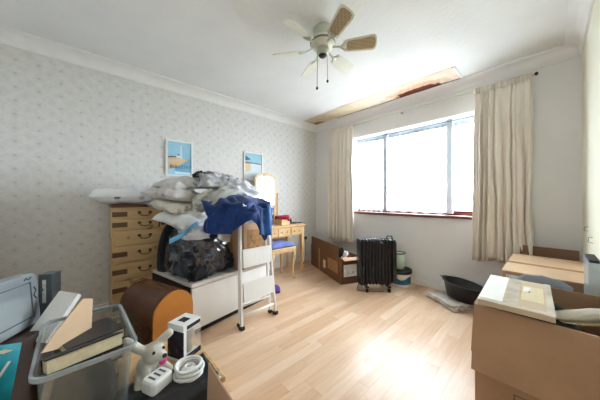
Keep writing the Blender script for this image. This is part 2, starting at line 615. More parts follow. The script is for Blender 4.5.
def strip_path(pts, w, up):
    return MB().tube(pts, w, 4, up=up)


# ------------------------------------------------------------------ the room
RX, RY, H = 3.03, -3.60, 2.35
floor = struct(MB().box(-0.02, RY - 0.02, -0.06, RX + 0.02, 0.02, -0.006).build('floor', 'card_dark'),
               'pale beech laminate floor of staggered strips', 'floor')
ub = MB().box(-0.5, -0.5, -0.5, 0.5, 0.5, 0.5)
plank0 = None
rng = random.Random(5)
NROW = 42
pw = RX / NROW
for i in range(NROW):
    y = RY
    L = 0.22 + 0.4 * rng.random()
    while y < -0.001:
        y1 = min(0.0, y + L)
        if 0.0 - y1 < 0.12: y1 = 0.0
        if plank0 is None:
            o = ub.build('plank', 'laminate', floor); plank0 = o
        else:
            o = plank0.copy(); COL.objects.link(o); o.parent = floor
        o.location = ((i + 0.5) * pw, (y + y1) / 2, -0.0045)
        o.scale = (pw - 0.0006, y1 - y - 0.0006, 0.009)
        y = y1
        L = rng.choice((0.44, 0.55, 0.62, 0.7))

struct(MB().box(-0.15, RY - 0.15, 0, 0, 0.28, H + 0.1).build('wall_left', 'wallpaper'), 'wall papered with a small trellis motif', 'wall')
struct(MB().box(RX, RY - 0.15, 0, RX + 0.15, 0.28, H + 0.1).build('wall_right', 'wall_cream'), 'plain cream painted wall', 'wall')
struct(MB().box(0, RY - 0.15, 0, RX, RY, H + 0.1).build('wall_front', 'wall_white'), 'plain white wall behind the camera', 'wall')
WX0, WX1, WZ0, WZ1 = 0.79, 2.51, 0.87, 2.005
wb = MB()
wb.box(0, 0, 0, WX0, 0.28, H + 0.1); wb.box(WX1, 0, 0, RX, 0.28, H + 0.1)
wb.box(WX0, 0, 0, WX1, 0.28, WZ0); wb.box(WX0, 0, WZ1, WX1, 0.28, H + 0.1)
struct(wb.build('wall_back', 'wall_white'), 'off-white painted wall around the window', 'wall')
ceiling = struct(MB().box(-0.15, RY - 0.15, H, RX + 0.15, 0.28, H + 0.1).build('ceiling', 'ceiling'),
                 'white textured ceiling', 'ceiling')
# bare strip along the window wall where the lining has come away
pm = MB()
edge = []
rng = random.Random(3)
N = 44
for i in range(N + 1):
    x = 0.09 + 2.10 * i / N
    edge.append((x, -0.395 - 0.014 * fbm((x, 1.0, 0), 6) - 0.02 * math.sin(PI * i / N)))
poly = [(0.09, -0.098)] + edge + [(2.205, -0.39), (2.215, -0.098)]
pm.prism(poly, lambda x, y: (x, y, H + 0.001), lambda x, y: (x, y, H - 0.006))
pb = pm.build('bare_plaster_patch', 'patch', ceiling)
pb['label'] = 'bare water-stained plaster strip above the window'
# torn paper rim hanging at the patch edge
tm = MB()
for i in range(N):
    (xa, ya), (xb, yb) = edge[i], edge[i + 1]
    tm.box(xa, min(ya, yb) - 0.006, H - 0.004, xb, max(ya, yb), H + 0.001)
tm.box(2.208, -0.395, H - 0.012, 2.222, -0.098, H + 0.001)
tm.build('torn_edge', 'white_gloss', ceiling)
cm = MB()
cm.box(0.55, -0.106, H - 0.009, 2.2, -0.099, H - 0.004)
cm.build('crack_shadow_line', 'dark_brown', ceiling)  # dark strip stands for the thin shadow line along the patch edge


def coving(name, p0, p1, inward, c=0.10, mat='white_gloss'):
    p0, p1, n = Vector(p0), Vector(p1), Vector(inward)
    prof = [(0, 0), (0, -c), (0.012, -c), (0.014, -c + 0.008)]
    for k in range(7):
        a = R(90 * k / 6)
        prof.append((0.016 + (c - 0.03) * (1 - math.cos(a)), -c + 0.012 + (c - 0.03) * math.sin(a)))
    prof += [(c, -0.012), (c, 0)]
    f = lambda P: [tuple(P + n * a + Vector((0, 0, b))) for a, b in prof]
    return struct(MB().loft([f(p0), f(p1)]).build(name, mat))


coving('trim_1', (0, RY, H), (0, 0, H), (1, 0, 0))
coving('trim_2', (RX, RY, H), (RX, 0, H), (-1, 0, 0))
coving('trim_3', (0, RY, H), (RX, RY, H), (0, 1, 0))
coving('trim_4', (0, 0, H), (RX, 0, H), (0, -1, 0), 0.10, 'wall_white')


def skirting(name, x0, y0, x1, y1):
    return struct(MB().box(x0, y0, 0, x1, y1, 0.078).build(name, 'white_gloss', bevel=0.004))


skirting('baseboard_back', 0.014, -0.014, RX - 0.014, 0)
skirting('baseboard_left', 0, RY, 0.014, -0.0)
skirting('baseboard_right', RX - 0.014, RY, RX, 0)

# ------------------------------------------------------------------ window
win = struct(bpy.data.objects.new('window_1', None)); COL.objects.link(win)
win['label'] = 'wide window in three lights with dark brown frame'; win['category'] = 'window'
fy0, fy1 = 0.14, 0.20
fw_ = 0.055
MX1, MX2 = 1.26, 2.05
MB().box(WX0, fy0, WZ0, WX1, fy1, WZ0 + fw_).build('bottom_rail', 'mahogany', win)
MB().box(WX0, fy0, WZ1 - fw_, WX1, fy1, WZ1).build('top_rail', 'mullion_white', win)
for xa, mt in ((WX0, 'mahogany'), (WX1 - 0.022, 'mullion_white')):
    MB().box(xa, fy0, WZ0 + fw_, xa + 0.022, fy1, WZ1 - fw_).build('jamb', mt, win)
for mx in (MX1, MX2):
    MB().box(mx - 0.03, 0.085, WZ0 + 0.02, mx + 0.03, fy1, WZ1 - 0.02).build('mullion', 'mullion_white', win)
for a, b in ((WX0 + 0.022, MX1 - 0.03), (MX1 + 0.03, MX2 - 0.03), (MX2 + 0.03, WX1 - 0.022)):
    MB().box(a, 0.168, WZ0 + fw_, b, 0.172, WZ1 - fw_).build('pane', 'glass', win)
MB().box(WX0 - 0.02, -0.035, WZ0 - 0.028, WX1 + 0.02, fy0, WZ0 + 0.002).build('window_sill', 'mahogany', win, bevel=0.004)
# white reveal lining at the head
MB().box(WX0, 0.0, WZ1 - 0.012, WX1, fy0, WZ1).build('head_lining', 'white_gloss', win)

struct(MB().box(-30, 0.6, -3.0, 32, 60, -2.9).build('ground', plain('bounce_ground', '#77786C', 0.9)), 'unseen ground added outside to bounce daylight', 'ground')  # unseen plane added for daylight bounce, toned down to keep the ceiling dimmer


# ------------------------------------------------------------------ net curtains on a wire
def net(name, x0, x1, z0, z1, label, seed, lift=None):
    def fn(u, v):
        x = x0 + (x1 - x0) * u
        zb = z0 + 0.012 * math.sin(u * 31 + seed) + (lift(u) if lift else 0)
        z = zb + (z1 - zb) * v
        y = 0.118 + 0.007 * math.sin(u * (x1 - x0) * 62 + seed + 0.6 * math.sin(v * 3)) * (0.5 + 0.5 * v) + 0.008 * fbm((x * 2, z, seed), 2)
        return (x, y, z)
    o = MB().sheet(fn, int((x1 - x0) * 110), 14, 0.0012).build(name, 'net', None, smooth=True)
    MB().sheet(lambda u, v: (x0 + (x1 - x0) * u, 0.108 + 0.004 * math.sin(u * (x1 - x0) * 95), z1 - 0.042 + 0.05 * v), int((x1 - x0) * 120), 2, 0.003).build('heading', 'mullion_white', o, smooth=True)
    return tag(o, label, 'net curtain', 'net curtains in the window')


net('net_curtain', 0.81, MX1 - 0.035, 0.885, 1.955, 'white lace net over the left window light', 1)
net('net_curtain', MX1 + 0.035, MX2 - 0.035, 0.882, 1.955, 'wide white lace net over the middle window light', 2)
net('net_curtain', MX2 + 0.035, 2.49, 0.935, 1.94, 'short white lace net over the right window light beside the curtain', 3, lambda u: 0.02 * u)
t = tag(MB().tube([(0.80, 0.072, 1.966), (2.505, 0.072, 1.960)], 0.005, 6).build('curtain_wire', 'steel_dark'), 'thin dark wire carrying the net at the window head', 'wire')


# ------------------------------------------------------------------ curtains on a rail
def drape(name, x0, x1, ztop, zbot, nf, seed, label, flare=0.0, yc=-0.085):
    root = thing(name, label, 'curtain', ((x0 + x1) / 2, yc, zbot))
    w = x1 - x0

    def ph(u):
        return 2 * PI * nf * (u + 0.035 * math.sin(u * 11 + seed) + 0.02 * math.sin(u * 23 + seed * 2))

    def fn(u, v):
        z = (ztop - zbot) * v
        wob = 0.02 * fbm((u * 3, v * 1.5, seed), 1.6)
        k = 1 + flare * (1 - v)
        x = (u - 0.5) * w * k + wob
        a = (0.020 + 0.034 * (1 - v) ** 0.6) * (0.8 + 0.9 * noise.noise((u * 6, seed, 0.3)))
        if v > 0.9: a *= 0.75
        y = a * math.sin(ph(u)) + 0.3 * a * math.sin(2.1 * ph(u) + 1 + v)
        zb = 0.012 * math.sin(u * 9 + seed) * (1 - v)
        return (x, y, z + zb)
    MB().sheet(fn, nf * 16, 24, 0.003).build('fabric', 'curtain', root, smooth=True)

    def hd(u, v):
        x = (u - 0.5) * w
        y = -0.006 + 0.016 * math.sin(ph(u) * 2) + 0.004
        return (x, y - 0.010, (ztop - zbot) - 0.055 + 0.062 * v + 0.006 * math.sin(ph(u) * 2))
    MB().sheet(hd, nf * 20, 4, 0.004).build('heading_tape', 'curtain', root, smooth=True)
    return root


drape('curtain', 0.37, 0.845, 2.175, 0.40, 7, 1.3, 'cream pleated curtain left of the window, above the corner carton')
drape('curtain', 2.315, 2.735, 2.185, 0.44, 8, 4.1, 'cream pleated curtain right of the window, above the washing-up bowl', 0.05)
rail = thing('curtain_rail', 'slim pale curtain rail running above the window', 'curtain rail', (1.55, -0.05, 2.175))
MB().tube([(-1.22, 0, 0), (1.2, 0, 0.01)], 0.0075, 8).build('rod', 'brass_dark' if False else 'fan_metal', rail, smooth=True)
for x in (-1.15, 0.0, 1.14):
    MB().box(x - 0.008, 0.0, -0.012, x + 0.008, 0.05, 0.012).build('bracket', 'chain', rail)
MB().lathe([(0.004, -0.016), (0.013, -0.008), (0.013, 0.008), (0.004, 0.016)], 10, (1.215, 0, 0.012)).build('finial', 'bob', rail)

# ------------------------------------------------------------------ ceiling fan
FX, FY = 1.675, -1.70
fan = thing('ceiling_fan', 'white six-blade ceiling fan with two cane-faced blades and pull chains', 'ceiling fan', (FX, FY, H))
fan.scale = (1, 1, 0.88)
MB().lathe([(0.072, 0), (0.078, -0.012), (0.074, -0.055), (0.062, -0.075), (0.05, -0.08)], 28).build('canopy', 'fan_metal', fan, smooth=True)
MB().lathe([(0.05, -0.078), (0.082, -0.086), (0.092, -0.11), (0.092, -0.135), (0.078, -0.158), (0.045, -0.166)], 28).build('motor_housing', 'fan_cream', fan, smooth=True)
MB().lathe([(0.094, -0.114), (0.097, -0.118), (0.097, -0.127), (0.094, -0.131)], 28).build('motor_band', 'chain', fan, smooth=True)
MB().lathe([(0.045, -0.164), (0.048, -0.17), (0.048, -0.205), (0.04, -0.222), (0.012, -0.23)], 22).build('switch_housing', 'fan_metal', fan, smooth=True)
MB().lathe([(0.034, -0.212), (0.036, -0.22), (0.024, -0.238), (0.006, -0.246)], 18).build('end_cap', 'bob', fan, smooth=True)
for k in range(6):
    az = R(35 + 60 * k)
    bl = MB()
    outl = [(0.155, -0.042), (0.17, -0.05), (0.40, -0.062), (0.425, -0.055), (0.437, -0.035), (0.44, 0), (0.437, 0.035), (0.425, 0.055), (0.40, 0.062), (0.17, 0.05), (0.155, 0.042)]
    outl = [(0.155 + (x - 0.155) * 0.84, y * 0.94) for x, y in outl]
    bl.prism(outl, lambda x, y: (x, y, -0.003), lambda x, y: (x, y, 0.003))
    rot = Euler((R(-27), 0, 0)).to_matrix()
    bl.v = [tuple(Matrix.Rotation(az, 3, 'Z') @ (rot @ Vector(p)) + Vector((0, 0, -0.168))) for p in bl.v]
    b = bl.build('blade', 'fan_cream', fan)
    ir = MB()
    ir.tube([(0.06, 0, 0.02), (0.10, 0, 0.004), (0.13, 0.0, -0.006), (0.175, 0, -0.008)], [0.012, 0.010, 0.011, 0.014], 8, flat=0.5, up=(0, 1, 0))
    ir.tube([(0.13, 0, -0.007), (0.16, 0.025, -0.007), (0.185, 0.03, -0.007)], 0.007, 6)
    ir.tube([(0.13, 0, -0.007), (0.16, -0.025, -0.007), (0.185, -0.03, -0.007)], 0.007, 6)
    ir.v = [tuple(Matrix.Rotation(az, 3, 'Z') @ (rot @ Vector(p)) + Vector((0, 0, -0.168))) for p in ir.v]
    ir.build('blade_iron', 'fan_metal', b, smooth=True)
    if k in (0, 5):
        cn = MB()
        cn.prism([(x * 0.86 + 0.045, y * 0.74) for x, y in outl], lambda x, y: (x, y, -0.0045), lambda x, y: (x, y, -0.002))
        cn.v = [tuple(Matrix.Rotation(az, 3, 'Z') @ (rot @ Vector(p)) + Vector((0, 0, -0.168))) for p in cn.v]
        cn.build('cane_panel', 'cane', b)
for dx, dy, L in ((-0.022, -0.034, 0.30), (0.028, 0.018, 0.24)):
    ch = MB().tube([(dx, dy, -0.20), (dx * 1.1, dy * 1.1, -0.20 - L)], 0.0022, 6).build('pull_chain', 'chain', fan)
    MB().lathe([(0.003, 0.012), (0.008, 0.004), (0.009, -0.006), (0.005, -0.014)], 10, (dx * 1.1, dy * 1.1, -0.21 - L)).build('bob', 'bob', ch, smooth=True)


# ------------------------------------------------------------------ framed seaside prints on the left wall
def text_mesh(txt, size, name, mat, parent, loc, rot, extr=0.0008):
    cu = bpy.data.curves.new('lettering', 'FONT'); cu.body = txt; cu.size = size; cu.extrude = extr
    cu.align_x = 'CENTER'
    tmp = bpy.data.objects.new('lettering_tmp', cu); COL.objects.link(tmp)
    dg = bpy.context.evaluated_depsgraph_get()
    me = bpy.data.meshes.new_from_object(tmp.evaluated_get(dg))
    COL.objects.unlink(tmp); bpy.data.objects.remove(tmp)
    o = bpy.data.objects.new(name, me); COL.objects.link(o)
    me.materials.clear(); me.materials.append(M[mat])
    o.parent = parent; o.location = loc; o.rotation_euler = rot
    return o


M['p_sky'] = plain('p_sky', '#9CCBDD', 0.7, var=0.06)
M['p_sand'] = plain('p_sand', '#D9BE97', 0.7, var=0.12, scale=20)
M['p_sea'] = plain('p_sea', '#78B4CF', 0.7, var=0.08)
M['p_navy'] = plain('p_navy', '#3E6C93', 0.7)
M['p_brown'] = plain('p_brown', '#8A6E58', 0.7)
M['p_pale'] = plain('p_pale', '#D8E6EC', 0.7, var=0.05)


def poster(y0, y1, z0, z1, label, layers, txt=None):
    w, h = y1 - y0, z1 - z0
    root = thing('framed_print', label, 'picture', (0.0, (y0 + y1) / 2, z0), 0, 'framed seaside prints')
    fr = MB(); t_ = 0.016
    fr.box(0.001, -w / 2, 0, 0.022, w / 2, t_); fr.box(0.001, -w / 2, h - t_, 0.022, w / 2, h)
    fr.box(0.001, -w / 2, t_, 0.022, -w / 2 + t_, h - t_); fr.box(0.001, w / 2 - t_, t_, 0.022, w / 2, h - t_)
    fr.build('frame', 'white_gloss', root)
    pr = MB().box(0.002, -w / 2 + t_, t_, 0.010, w / 2 - t_, h - t_).build('print', 'p_sky', root)
    iw, ih = w - 2 * t_ - 0.016, h - 2 * t_ - 0.016
    for i, (mt, pts) in enumerate(layers):
        q = [(-iw / 2 + a * iw, t_ + 0.008 + b * ih) for a, b in pts]
        d = 0.0104 + 0.0004 * i
        MB().prism(q, lambda a, b: (0.0098, a, b), lambda a, b: (d, a, b)).build('printed_shape', mt, pr)
    if txt:
        text_mesh(txt, 0.050, 'lettering', 'p_navy', pr, (0.0125, 0.012, t_ + 0.075), (R(90), 0, R(90)))
    return root


poster(-2.39, -2.11, 1.315, 1.715, 'white framed beach and lighthouse print with blue lettering, above the pillows',
       [('p_sea', [(0.35, 0), (1, 0), (1, 0.5), (0.2, 0.5)]),
        ('p_sand', [(0, 0.12), (0.45, 0.25), (0.9, 0.48), (0.55, 0.52), (0, 0.5)]),
        ('p_brown', [(0, 0.50), (0.4, 0.54), (0.4, 0.57), (0.15, 0.57), (0, 0.55)]),
        ('p_pale', [(0.52, 0.5), (0.62, 0.5), (0.60, 0.9), (0.57, 0.94), (0.54, 0.9)]),
        ('p_pale', [(0.36, 0.52), (0.55, 0.52), (0.55, 0.6), (0.36, 0.6)]),
        ('p_navy', [(0.40, 0.60), (0.52, 0.60), (0.48, 0.64), (0.42, 0.64)]),
        ('p_pale', [(0.3, 0.0), (1, 0.0), (1, 0.07), (0.3, 0.09)])], 'BULLSTRY')
poster(-1.445, -1.14, 1.32, 1.712, 'white framed pale beach print without lettering, above the dressing table mirror',
       [('p_pale', [(0, 0), (1, 0), (1, 0.62), (0, 0.62)]),
        ('p_sand', [(0, 0.25), (0.35, 0.35), (0.3, 0.6), (0, 0.62)]),
        ('p_brown', [(0, 0.60), (0.5, 0.62), (1, 0.60), (1, 0.64), (0, 0.68)]),
        ('p_navy', [(0, 0.72), (0.35, 0.78), (0, 0.92)])])

# socket by the dressing table
so = thing('wall_socket', 'white double wall socket with a black plug, near the room corner', 'socket', (0.0, -0.33, 0.40))
MB().box(0.0005, -0.073, -0.043, 0.010, 0.073, 0.043).build('plate', 'white_plastic', so, bevel=0.003)
MB().box(0.010, 0.012, -0.025, 0.045, 0.06, 0.025).build('plug', 'black_plastic', so, bevel=0.005)
MB().tube([(0.03, 0.036, -0.025), (0.035, 0.036, -0.15), (0.04, 0.02, -0.36), (0.08, -0.05, -0.394), (0.14, -0.12, -0.394)], 0.004, 6).build('cord', 'black_plastic', so, smooth=True)

# ------------------------------------------------------------------ chest of drawers
ch = thing('chest_of_drawers', 'tall narrow pine chest of drawers with dark metal corner straps and bail handles', 'chest', (0.016, -2.625, 0))
CW, CD = 0.475, 0.285
MB().box(0, -CW / 2, 0.0, CD - 0.018, CW / 2, 0.985).build('carcass', 'pine', ch, bevel=0.003)
MB().box(0, -CW / 2 - 0.006, 0.985, CD + 0.006, CW / 2 + 0.006, 1.01).build('top', 'walnut_top', ch, bevel=0.003)
zs = [(0.885, 0.965), (0.787, 0.877), (0.652, 0.779), (0.502, 0.642), (0.347, 0.492), (0.19, 0.337), (0.045, 0.18)]
for i, (a, b) in enumerate(zs):
    dr = MB().box(CD - 0.018, -CW / 2 + 0.012, a, CD + 0.002, CW / 2 - 0.012, b).build('drawer', 'pine', ch, bevel=0.003)
    zc = (a + b) / 2
    if i != 2:
        for s in (-1, 1):
            MB().box(CD + 0.0005, s * (CW / 2 - 0.002) - (0.105 if s > 0 else 0), zc - 0.021, CD + 0.005, s * (CW / 2 - 0.002) + (0.105 if s < 0 else 0), zc + 0.021).build('corner_strap', 'brass_dark', dr)
    hb = MB()
    hb.tube([(CD + 0.004, -0.042, zc + 0.012), (CD + 0.022, -0.042, zc + 0.010), (CD + 0.026, -0.034, zc - 0.010), (CD + 0.026, 0, zc - 0.018),
             (CD + 0.026, 0.034, zc - 0.010), (CD + 0.022, 0.042, zc + 0.010), (CD + 0.004, 0.042, zc + 0.012)], 0.0045, 6)
    for s in (-1, 1):
        hb.lathe([(0.014, -0.006), (0.014, 0.006)], 10, (0, 0, 0))
        n0 = len(hb.v) - 20
        hb.v[n0:] = [(CD + 0.004 + p[2] * 0.5, s * 0.042 + p[0], zc + 0.012 + p[1]) for p in hb.v[n0:]]
    hb.build('handle', 'brass_dark', dr, smooth=True)
MB().box(0.0, -CW / 2 - 0.004, 0.0, CD + 0.006, CW / 2 + 0.004, 0.04).build('plinth', 'pine', ch, bevel=0.003)

p = pillow_mb(0.34, 0.58, 0.15, 3, p=3.4, wr=0.02)
tag(p.build('pillow', 'pillow_bright', None, (0.195, -2.71, 1.083), (0, R(2), R(3)), smooth=True),
    'bluish white pillow lying on the pine chest of drawers', 'pillow')

# ------------------------------------------------------------------ low white cabinet with black end
cab = thing('low_cabinet', 'low white cabinet with black end panel, standing behind the step ladder', 'cabinet', (1.02, -2.44, 0), R(12))
# local: -x is depth (towards the wall), +y along the front
MB().box(-0.66, 0.0, 0.385, 0.0, 0.86, 0.412).build('top', 'cabinet_white', cab, bevel=0.004)
MB().box(-0.66, 0.02, 0.055, -0.022, 0.86, 0.385).build('carcass', 'cabinet_white', cab)
MB().box(-0.66, -0.002, 0.055, -0.020, 0.02, 0.3845).build('end_panel', 'black_matte', cab)
MB().box(-0.0215, 0.004, 0.06, -0.002, 0.856, 0.378).build('door', 'white_gloss', cab, bevel=0.002)
MB().box(-0.63, 0.04, 0.0, -0.05, 0.82, 0.055).build('plinth', 'black_matte', cab)

# ------------------------------------------------------------------ things piled on the cabinet
bag = thing('vacuum_bag', 'clear plastic storage bag stuffed with dark clothes, on the low white cabinet', 'bag', (0.735, -2.275, 0.413), R(20))


def bag_shape(w, d, h, seed, crinkle, nu=110, nv=60):
    rings = []
    for i in range(1, nv):
        ph = PI * i / nv
        ring = []
        for j in range(nu):
            t_ = 2 * PI * j / nu
            q = Vector((math.cos(t_) * math.sin(ph), math.sin(t_) * math.sin(ph), math.cos(ph)))
            big = 0.10 * fbm(q + Vector((seed, 0, 2)), 1.6, 2)
            cr = crinkle * ((1 - abs(noise.noise(q * 3.1 + Vector((seed, 5, 1))))) ** 4 - 0.4) + 0.6 * crinkle * ((1 - abs(noise.noise(q * 6.3 + Vector((2, seed, 7))))) ** 3 - 0.4)
            k = 1 + big + cr
            sq = (abs(q.x) ** 5 + abs(q.y) ** 5) ** 0.2
            kk = k * (0.5 + 0.5 * min(math.sin(ph) / sq if sq > 1e-6 else 1, 1.4))
            z = q.z * k
            z = math.copysign(abs(z) ** 0.8, z)
            z = max(z, -0.72 + 0.02 * z)
            ring.append((q.x * kk * w / 2, q.y * kk * d / 2, (z + 0.74) * h / 1.74))
        rings.append(ring)
    return MB().loft(rings)


bag_shape(0.37, 0.47, 0.37, 4, 0.13).build('clothes', 'bag_clothes', bag, (0, 0, 0.006), smooth=True)
for k, (x, y, z, w, d, h, rz, mt) in enumerate(((0.13, -0.10, 0.02, 0.13, 0.26, 0.13, 8, 'dark_cloth'), (0.13, 0.12, 0.03, 0.12, 0.22, 0.14, -12, 'bag_navy'), (0.14, -0.02, 0.15, 0.11, 0.24, 0.10, 20, 'bag_slate'),
                                                (0.12, -0.14, 0.19, 0.12, 0.20, 0.10, -10, 'bag_navy'), (0.03, -0.20, 0.05, 0.20, 0.10, 0.20, 0, 'bag_slate'))):
    lump_mb(w, d, h, 100 + k, amp=0.3, freq=2.4, ridge=1.2, nu=48, nv=26).build('clothes', mt, bag, (x, y, z), (0, R(12), R(rz)), smooth=True)
lump_mb(0.15, 0.16, 0.15, 9, amp=0.12).build('clothes', 'pillow_cream', bag, (0.10, 0.14, 0.25), smooth=True)
lump_mb(0.20, 0.22, 0.10, 12, amp=0.3).build('clothes', 'print_white', bag, (0.06, -0.09, 0.32), smooth=True)
bag_shape(0.43, 0.53, 0.43, 5, 0.10).build('film', 'clear_bag', bag, smooth=True)
zp = MB().sheet(lambda u, v: (0.17 + 0.02 * math.sin(u * 5) - 0.06 * u, -0.40 + 0.30 * u, 0.33 + 0.10 * u + 0.035 * v), 16, 2, 0.004)
zp.build('zip_strip', 'sky_blue', bag, smooth=True)
zf = MB().sheet(lambda u, v: (0.17 + 0.02 * math.sin(u * 5) - 0.06 * u - 0.05 * v, -0.39 + (0.30 + 0.05 * v) * u + 0.06 * v, 0.345 + 0.10 * u + (0.03 + 0.02 * math.sin(u * 9)) * v - 0.03 * v), 16, 6, 0.002)
zf.build('folded_flap', 'clear_film', bag, smooth=True)
MB().lathe([(0.024, 0), (0.026, 0.006), (0.02, 0.014), (0.01, 0.016)], 16).build('valve', 'sky_blue', bag, (0.165, -0.02, 0.40), (0, R(60), 0), smooth=True)

hold = thing('holdall', 'black holdall wedged between pine chest and clear bag', 'bag', (0.46, -2.455, 0.413), R(10))
lump_mb(0.17, 0.20, 0.42, 21, amp=0.06).build('body', 'dark_cloth', hold, smooth=True)
MB().tube([(0.02, -0.10, 0.40), (0.02, -0.09, 0.47), (0.02, 0.02, 0.47), (0.02, 0.05, 0.40)], 0.010, 6, flat=0.5).build('strap', 'black_plastic', hold, smooth=True)

bx = thing('cardboard_box', 'printed cardboard box under the blue sleeping bag, behind the ladder', 'box', (0.78, -1.82, 0.4125), R(12))
MB().box(-0.19, -0.19, 0, 0.15, 0.19, 0.46).build('carton', 'card', bx, bevel=0.003)
MB().box(0.150, -0.15, 0.10, 0.1508, 0.17, 0.36).build('printed_panel', 'print_text', bx)
MB().box(-0.19, -0.025, 0.4595, 0.15, 0.025, 0.461).build('tape', 'tape', bx)

bx = thing('cardboard_box', 'plain cardboard box at the back of the cabinet, beneath the clothes heap', 'box', (0.43, -1.93, 0.413), R(12))
MB().box(-0.15, -0.17, 0, 0.15, 0.17, 0.55).build('carton', 'card_dark', bx, bevel=0.003)
MB().box(-0.15, -0.025, 0.5495, 0.15, 0.025, 0.551).build('tape', 'tape', bx)

pil = [((0.67, -2.36, 0.89), (0.34, 0.42, 0.105), (R(5), R(14), R(28)), 'pillow_white', 5, 'white pillow lowest in the pile, resting on the clear bag'),
       ((0.59, -2.375, 0.995), (0.34, 0.46, 0.105), (R(-2), R(11), R(20)), 'pillow_cream', 6, 'cream pillow with a dark printed border, second from the bottom of the pile'),
       ((0.55, -2.405, 1.098), (0.34, 0.48, 0.105), (R(-4), R(8), R(34)), 'pillow_grey', 7, 'pale grey pillow second from the top of the pile'),
       ((0.51, -2.375, 1.20), (0.32, 0.36, 0.12), (R(10), R(6), R(22)), 'pillow_grey', 8, 'pale grey plump pillow on top of the pile, below the lettered print')]
for loc, (w, d, t_), rot, mt, sd, lb in pil:
    o = pillow_mb(w, d, t_, sd, sag=0.02, wr=0.022).build('pillow', mt, None, loc, rot, smooth=True)
    tag(o, lb, 'pillow', 'pillows piled beside the chest')
    if sd == 6:
        bd = MB().sheet(lambda u, v: (0.150 + 0.016 * v, -0.10 + 0.2 * u, 0.028 - 0.012 * v), 10, 3, 0.003)
        bd.build('printed_border', 'floral_edge', o, smooth=True)

# blue sleeping bag draped over box
slp = thing('sleeping_bag', 'navy blue nylon sleeping bag draped over the printed cardboard box', 'sleeping bag', (0.80, -1.98, 0.40))
P_ = lambda y, z, x: Vector((x, y, z))


def drop(u):
    # lower edge height along the width, pointed at the right end
    pts = [(0, 0.44), (0.08, 0.38), (0.3, 0.38), (0.45, 0.47), (0.55, 0.49), (0.68, 0.45), (0.88, 0.30), (1.0, 0.44)]
    for (a, b), (c, d) in zip(pts, pts[1:]):
        if u <= c: return b + (d - b) * (u - a) / (c - a)
    return pts[-1][1]


def slf(u, v):
    y = -0.34 + 0.52 * u
    zt = 0.685 - 0.045 * (1 - u) ** 2 - 0.02 * u * u
    zb = drop(u)
    xf = 0.20 + 0.15 * min(1, u / 0.55)
    if v < 0.4:
        s = v / 0.4
        x = -0.16 + (xf + 0.14) * s; z = zt + 0.012 - 0.03 * s * s
        if s > 0.75: z -= (s - 0.75) * 0.12
    else:
        s = (v - 0.4) / 0.6
        x = xf - 0.02 + 0.035 * math.sin(s * PI / 2) + 0.01 * s; z = zt - 0.048 + (zb - zt + 0.048) * s
    n1 = fbm((y * 1.3, z * 1.3 + x, 4.2), 4, 4)
    fold = 0.017 * math.sin(16 * u + 5 * s + 4 * n1) + 0.030 * n1
    return (x + fold, y + 0.012 * n1, z + 0.3 * fold)


MB().sheet(slf, 60, 48, 0.022).build('shell', 'blue_nylon', slp, smooth=True)
lump_mb(0.15, 0.26, 0.20, 31, amp=0.14).build('rolled_end', 'blue_nylon', slp, (0.19, -0.235, 0.395), (0, R(10), R(14)), smooth=True)
MB().box(0, 0, 0, 0.003, 0.03, 0.022).build('care_label', 'paper', slp, (0.348, -0.10, 0.60), (0, R(-25), 0))
MB().sheet(lambda u, v: (0.378 + 0.012 * math.sin(9 * u + 3 * v), 0.03 + 0.13 * u + 0.02 * v, 0.36 + 0.22 * v - 0.02 * u * (1 - v)), 12, 10, 0.006).build('lining', 'blue_lining', slp, smooth=True)

# garments heaped on top
for nm, mt, loc, size, rot, sd, lb in (
        ('fleece_blanket', 'grey_fleece', (0.84, -2.14, 1.035), (0.18, 0.42, 0.11), (R(24), 0, R(14)), 41, 'plain grey fleece blanket sloping down between pillows and sleeping bag'),
        ('folded_jumper', 'pillow_cream', (0.76, -2.22, 1.02), (0.15, 0.26, 0.11), (R(34), 0, R(14)), 42, 'cream jumper tucked beside the pillows, left of the grey fleece'),
        ('printed_shirt', 'print_grey', (0.62, -2.08, 1.16), (0.28, 0.42, 0.15), (R(-3), 0, R(8)), 43, 'grey and white patterned shirt on top of the clothes heap'),
        ('crumpled_sheet', 'print_white', (0.74, -1.90, 1.09), (0.26, 0.36, 0.14), (R(-12), 0, R(8)), 44, 'crumpled white printed sheet above the blue sleeping bag'),
        ('dark_sock', 'dark_cloth', (0.60, -2.23, 1.26), (0.09, 0.13, 0.06), (0, 0, R(30)), 45, 'black garment end at the left top of the clothes heap'),
        ('dark_scarf', 'dark_cloth', (0.60, -1.93, 1.225), (0.10, 0.20, 0.07), (R(-14), 0, 0), 46, 'black scarf at the right top of the clothes heap'),
        ('grey_jumper', 'grey_cloth', (0.52, -1.80, 1.07), (0.22, 0.24, 0.15), (R(-20), 0, 0), 47, 'dark grey jumper hanging off the heap beside the second print')):
    o = lump_mb(size[0], size[1], size[2], sd, amp=0.34, freq=2.6, ridge=0.9, nu=48, nv=26).build(nm, mt, None, loc, rot, smooth=True)
    tag(o, lb, 'clothes', 'clothes heaped beside the chest')

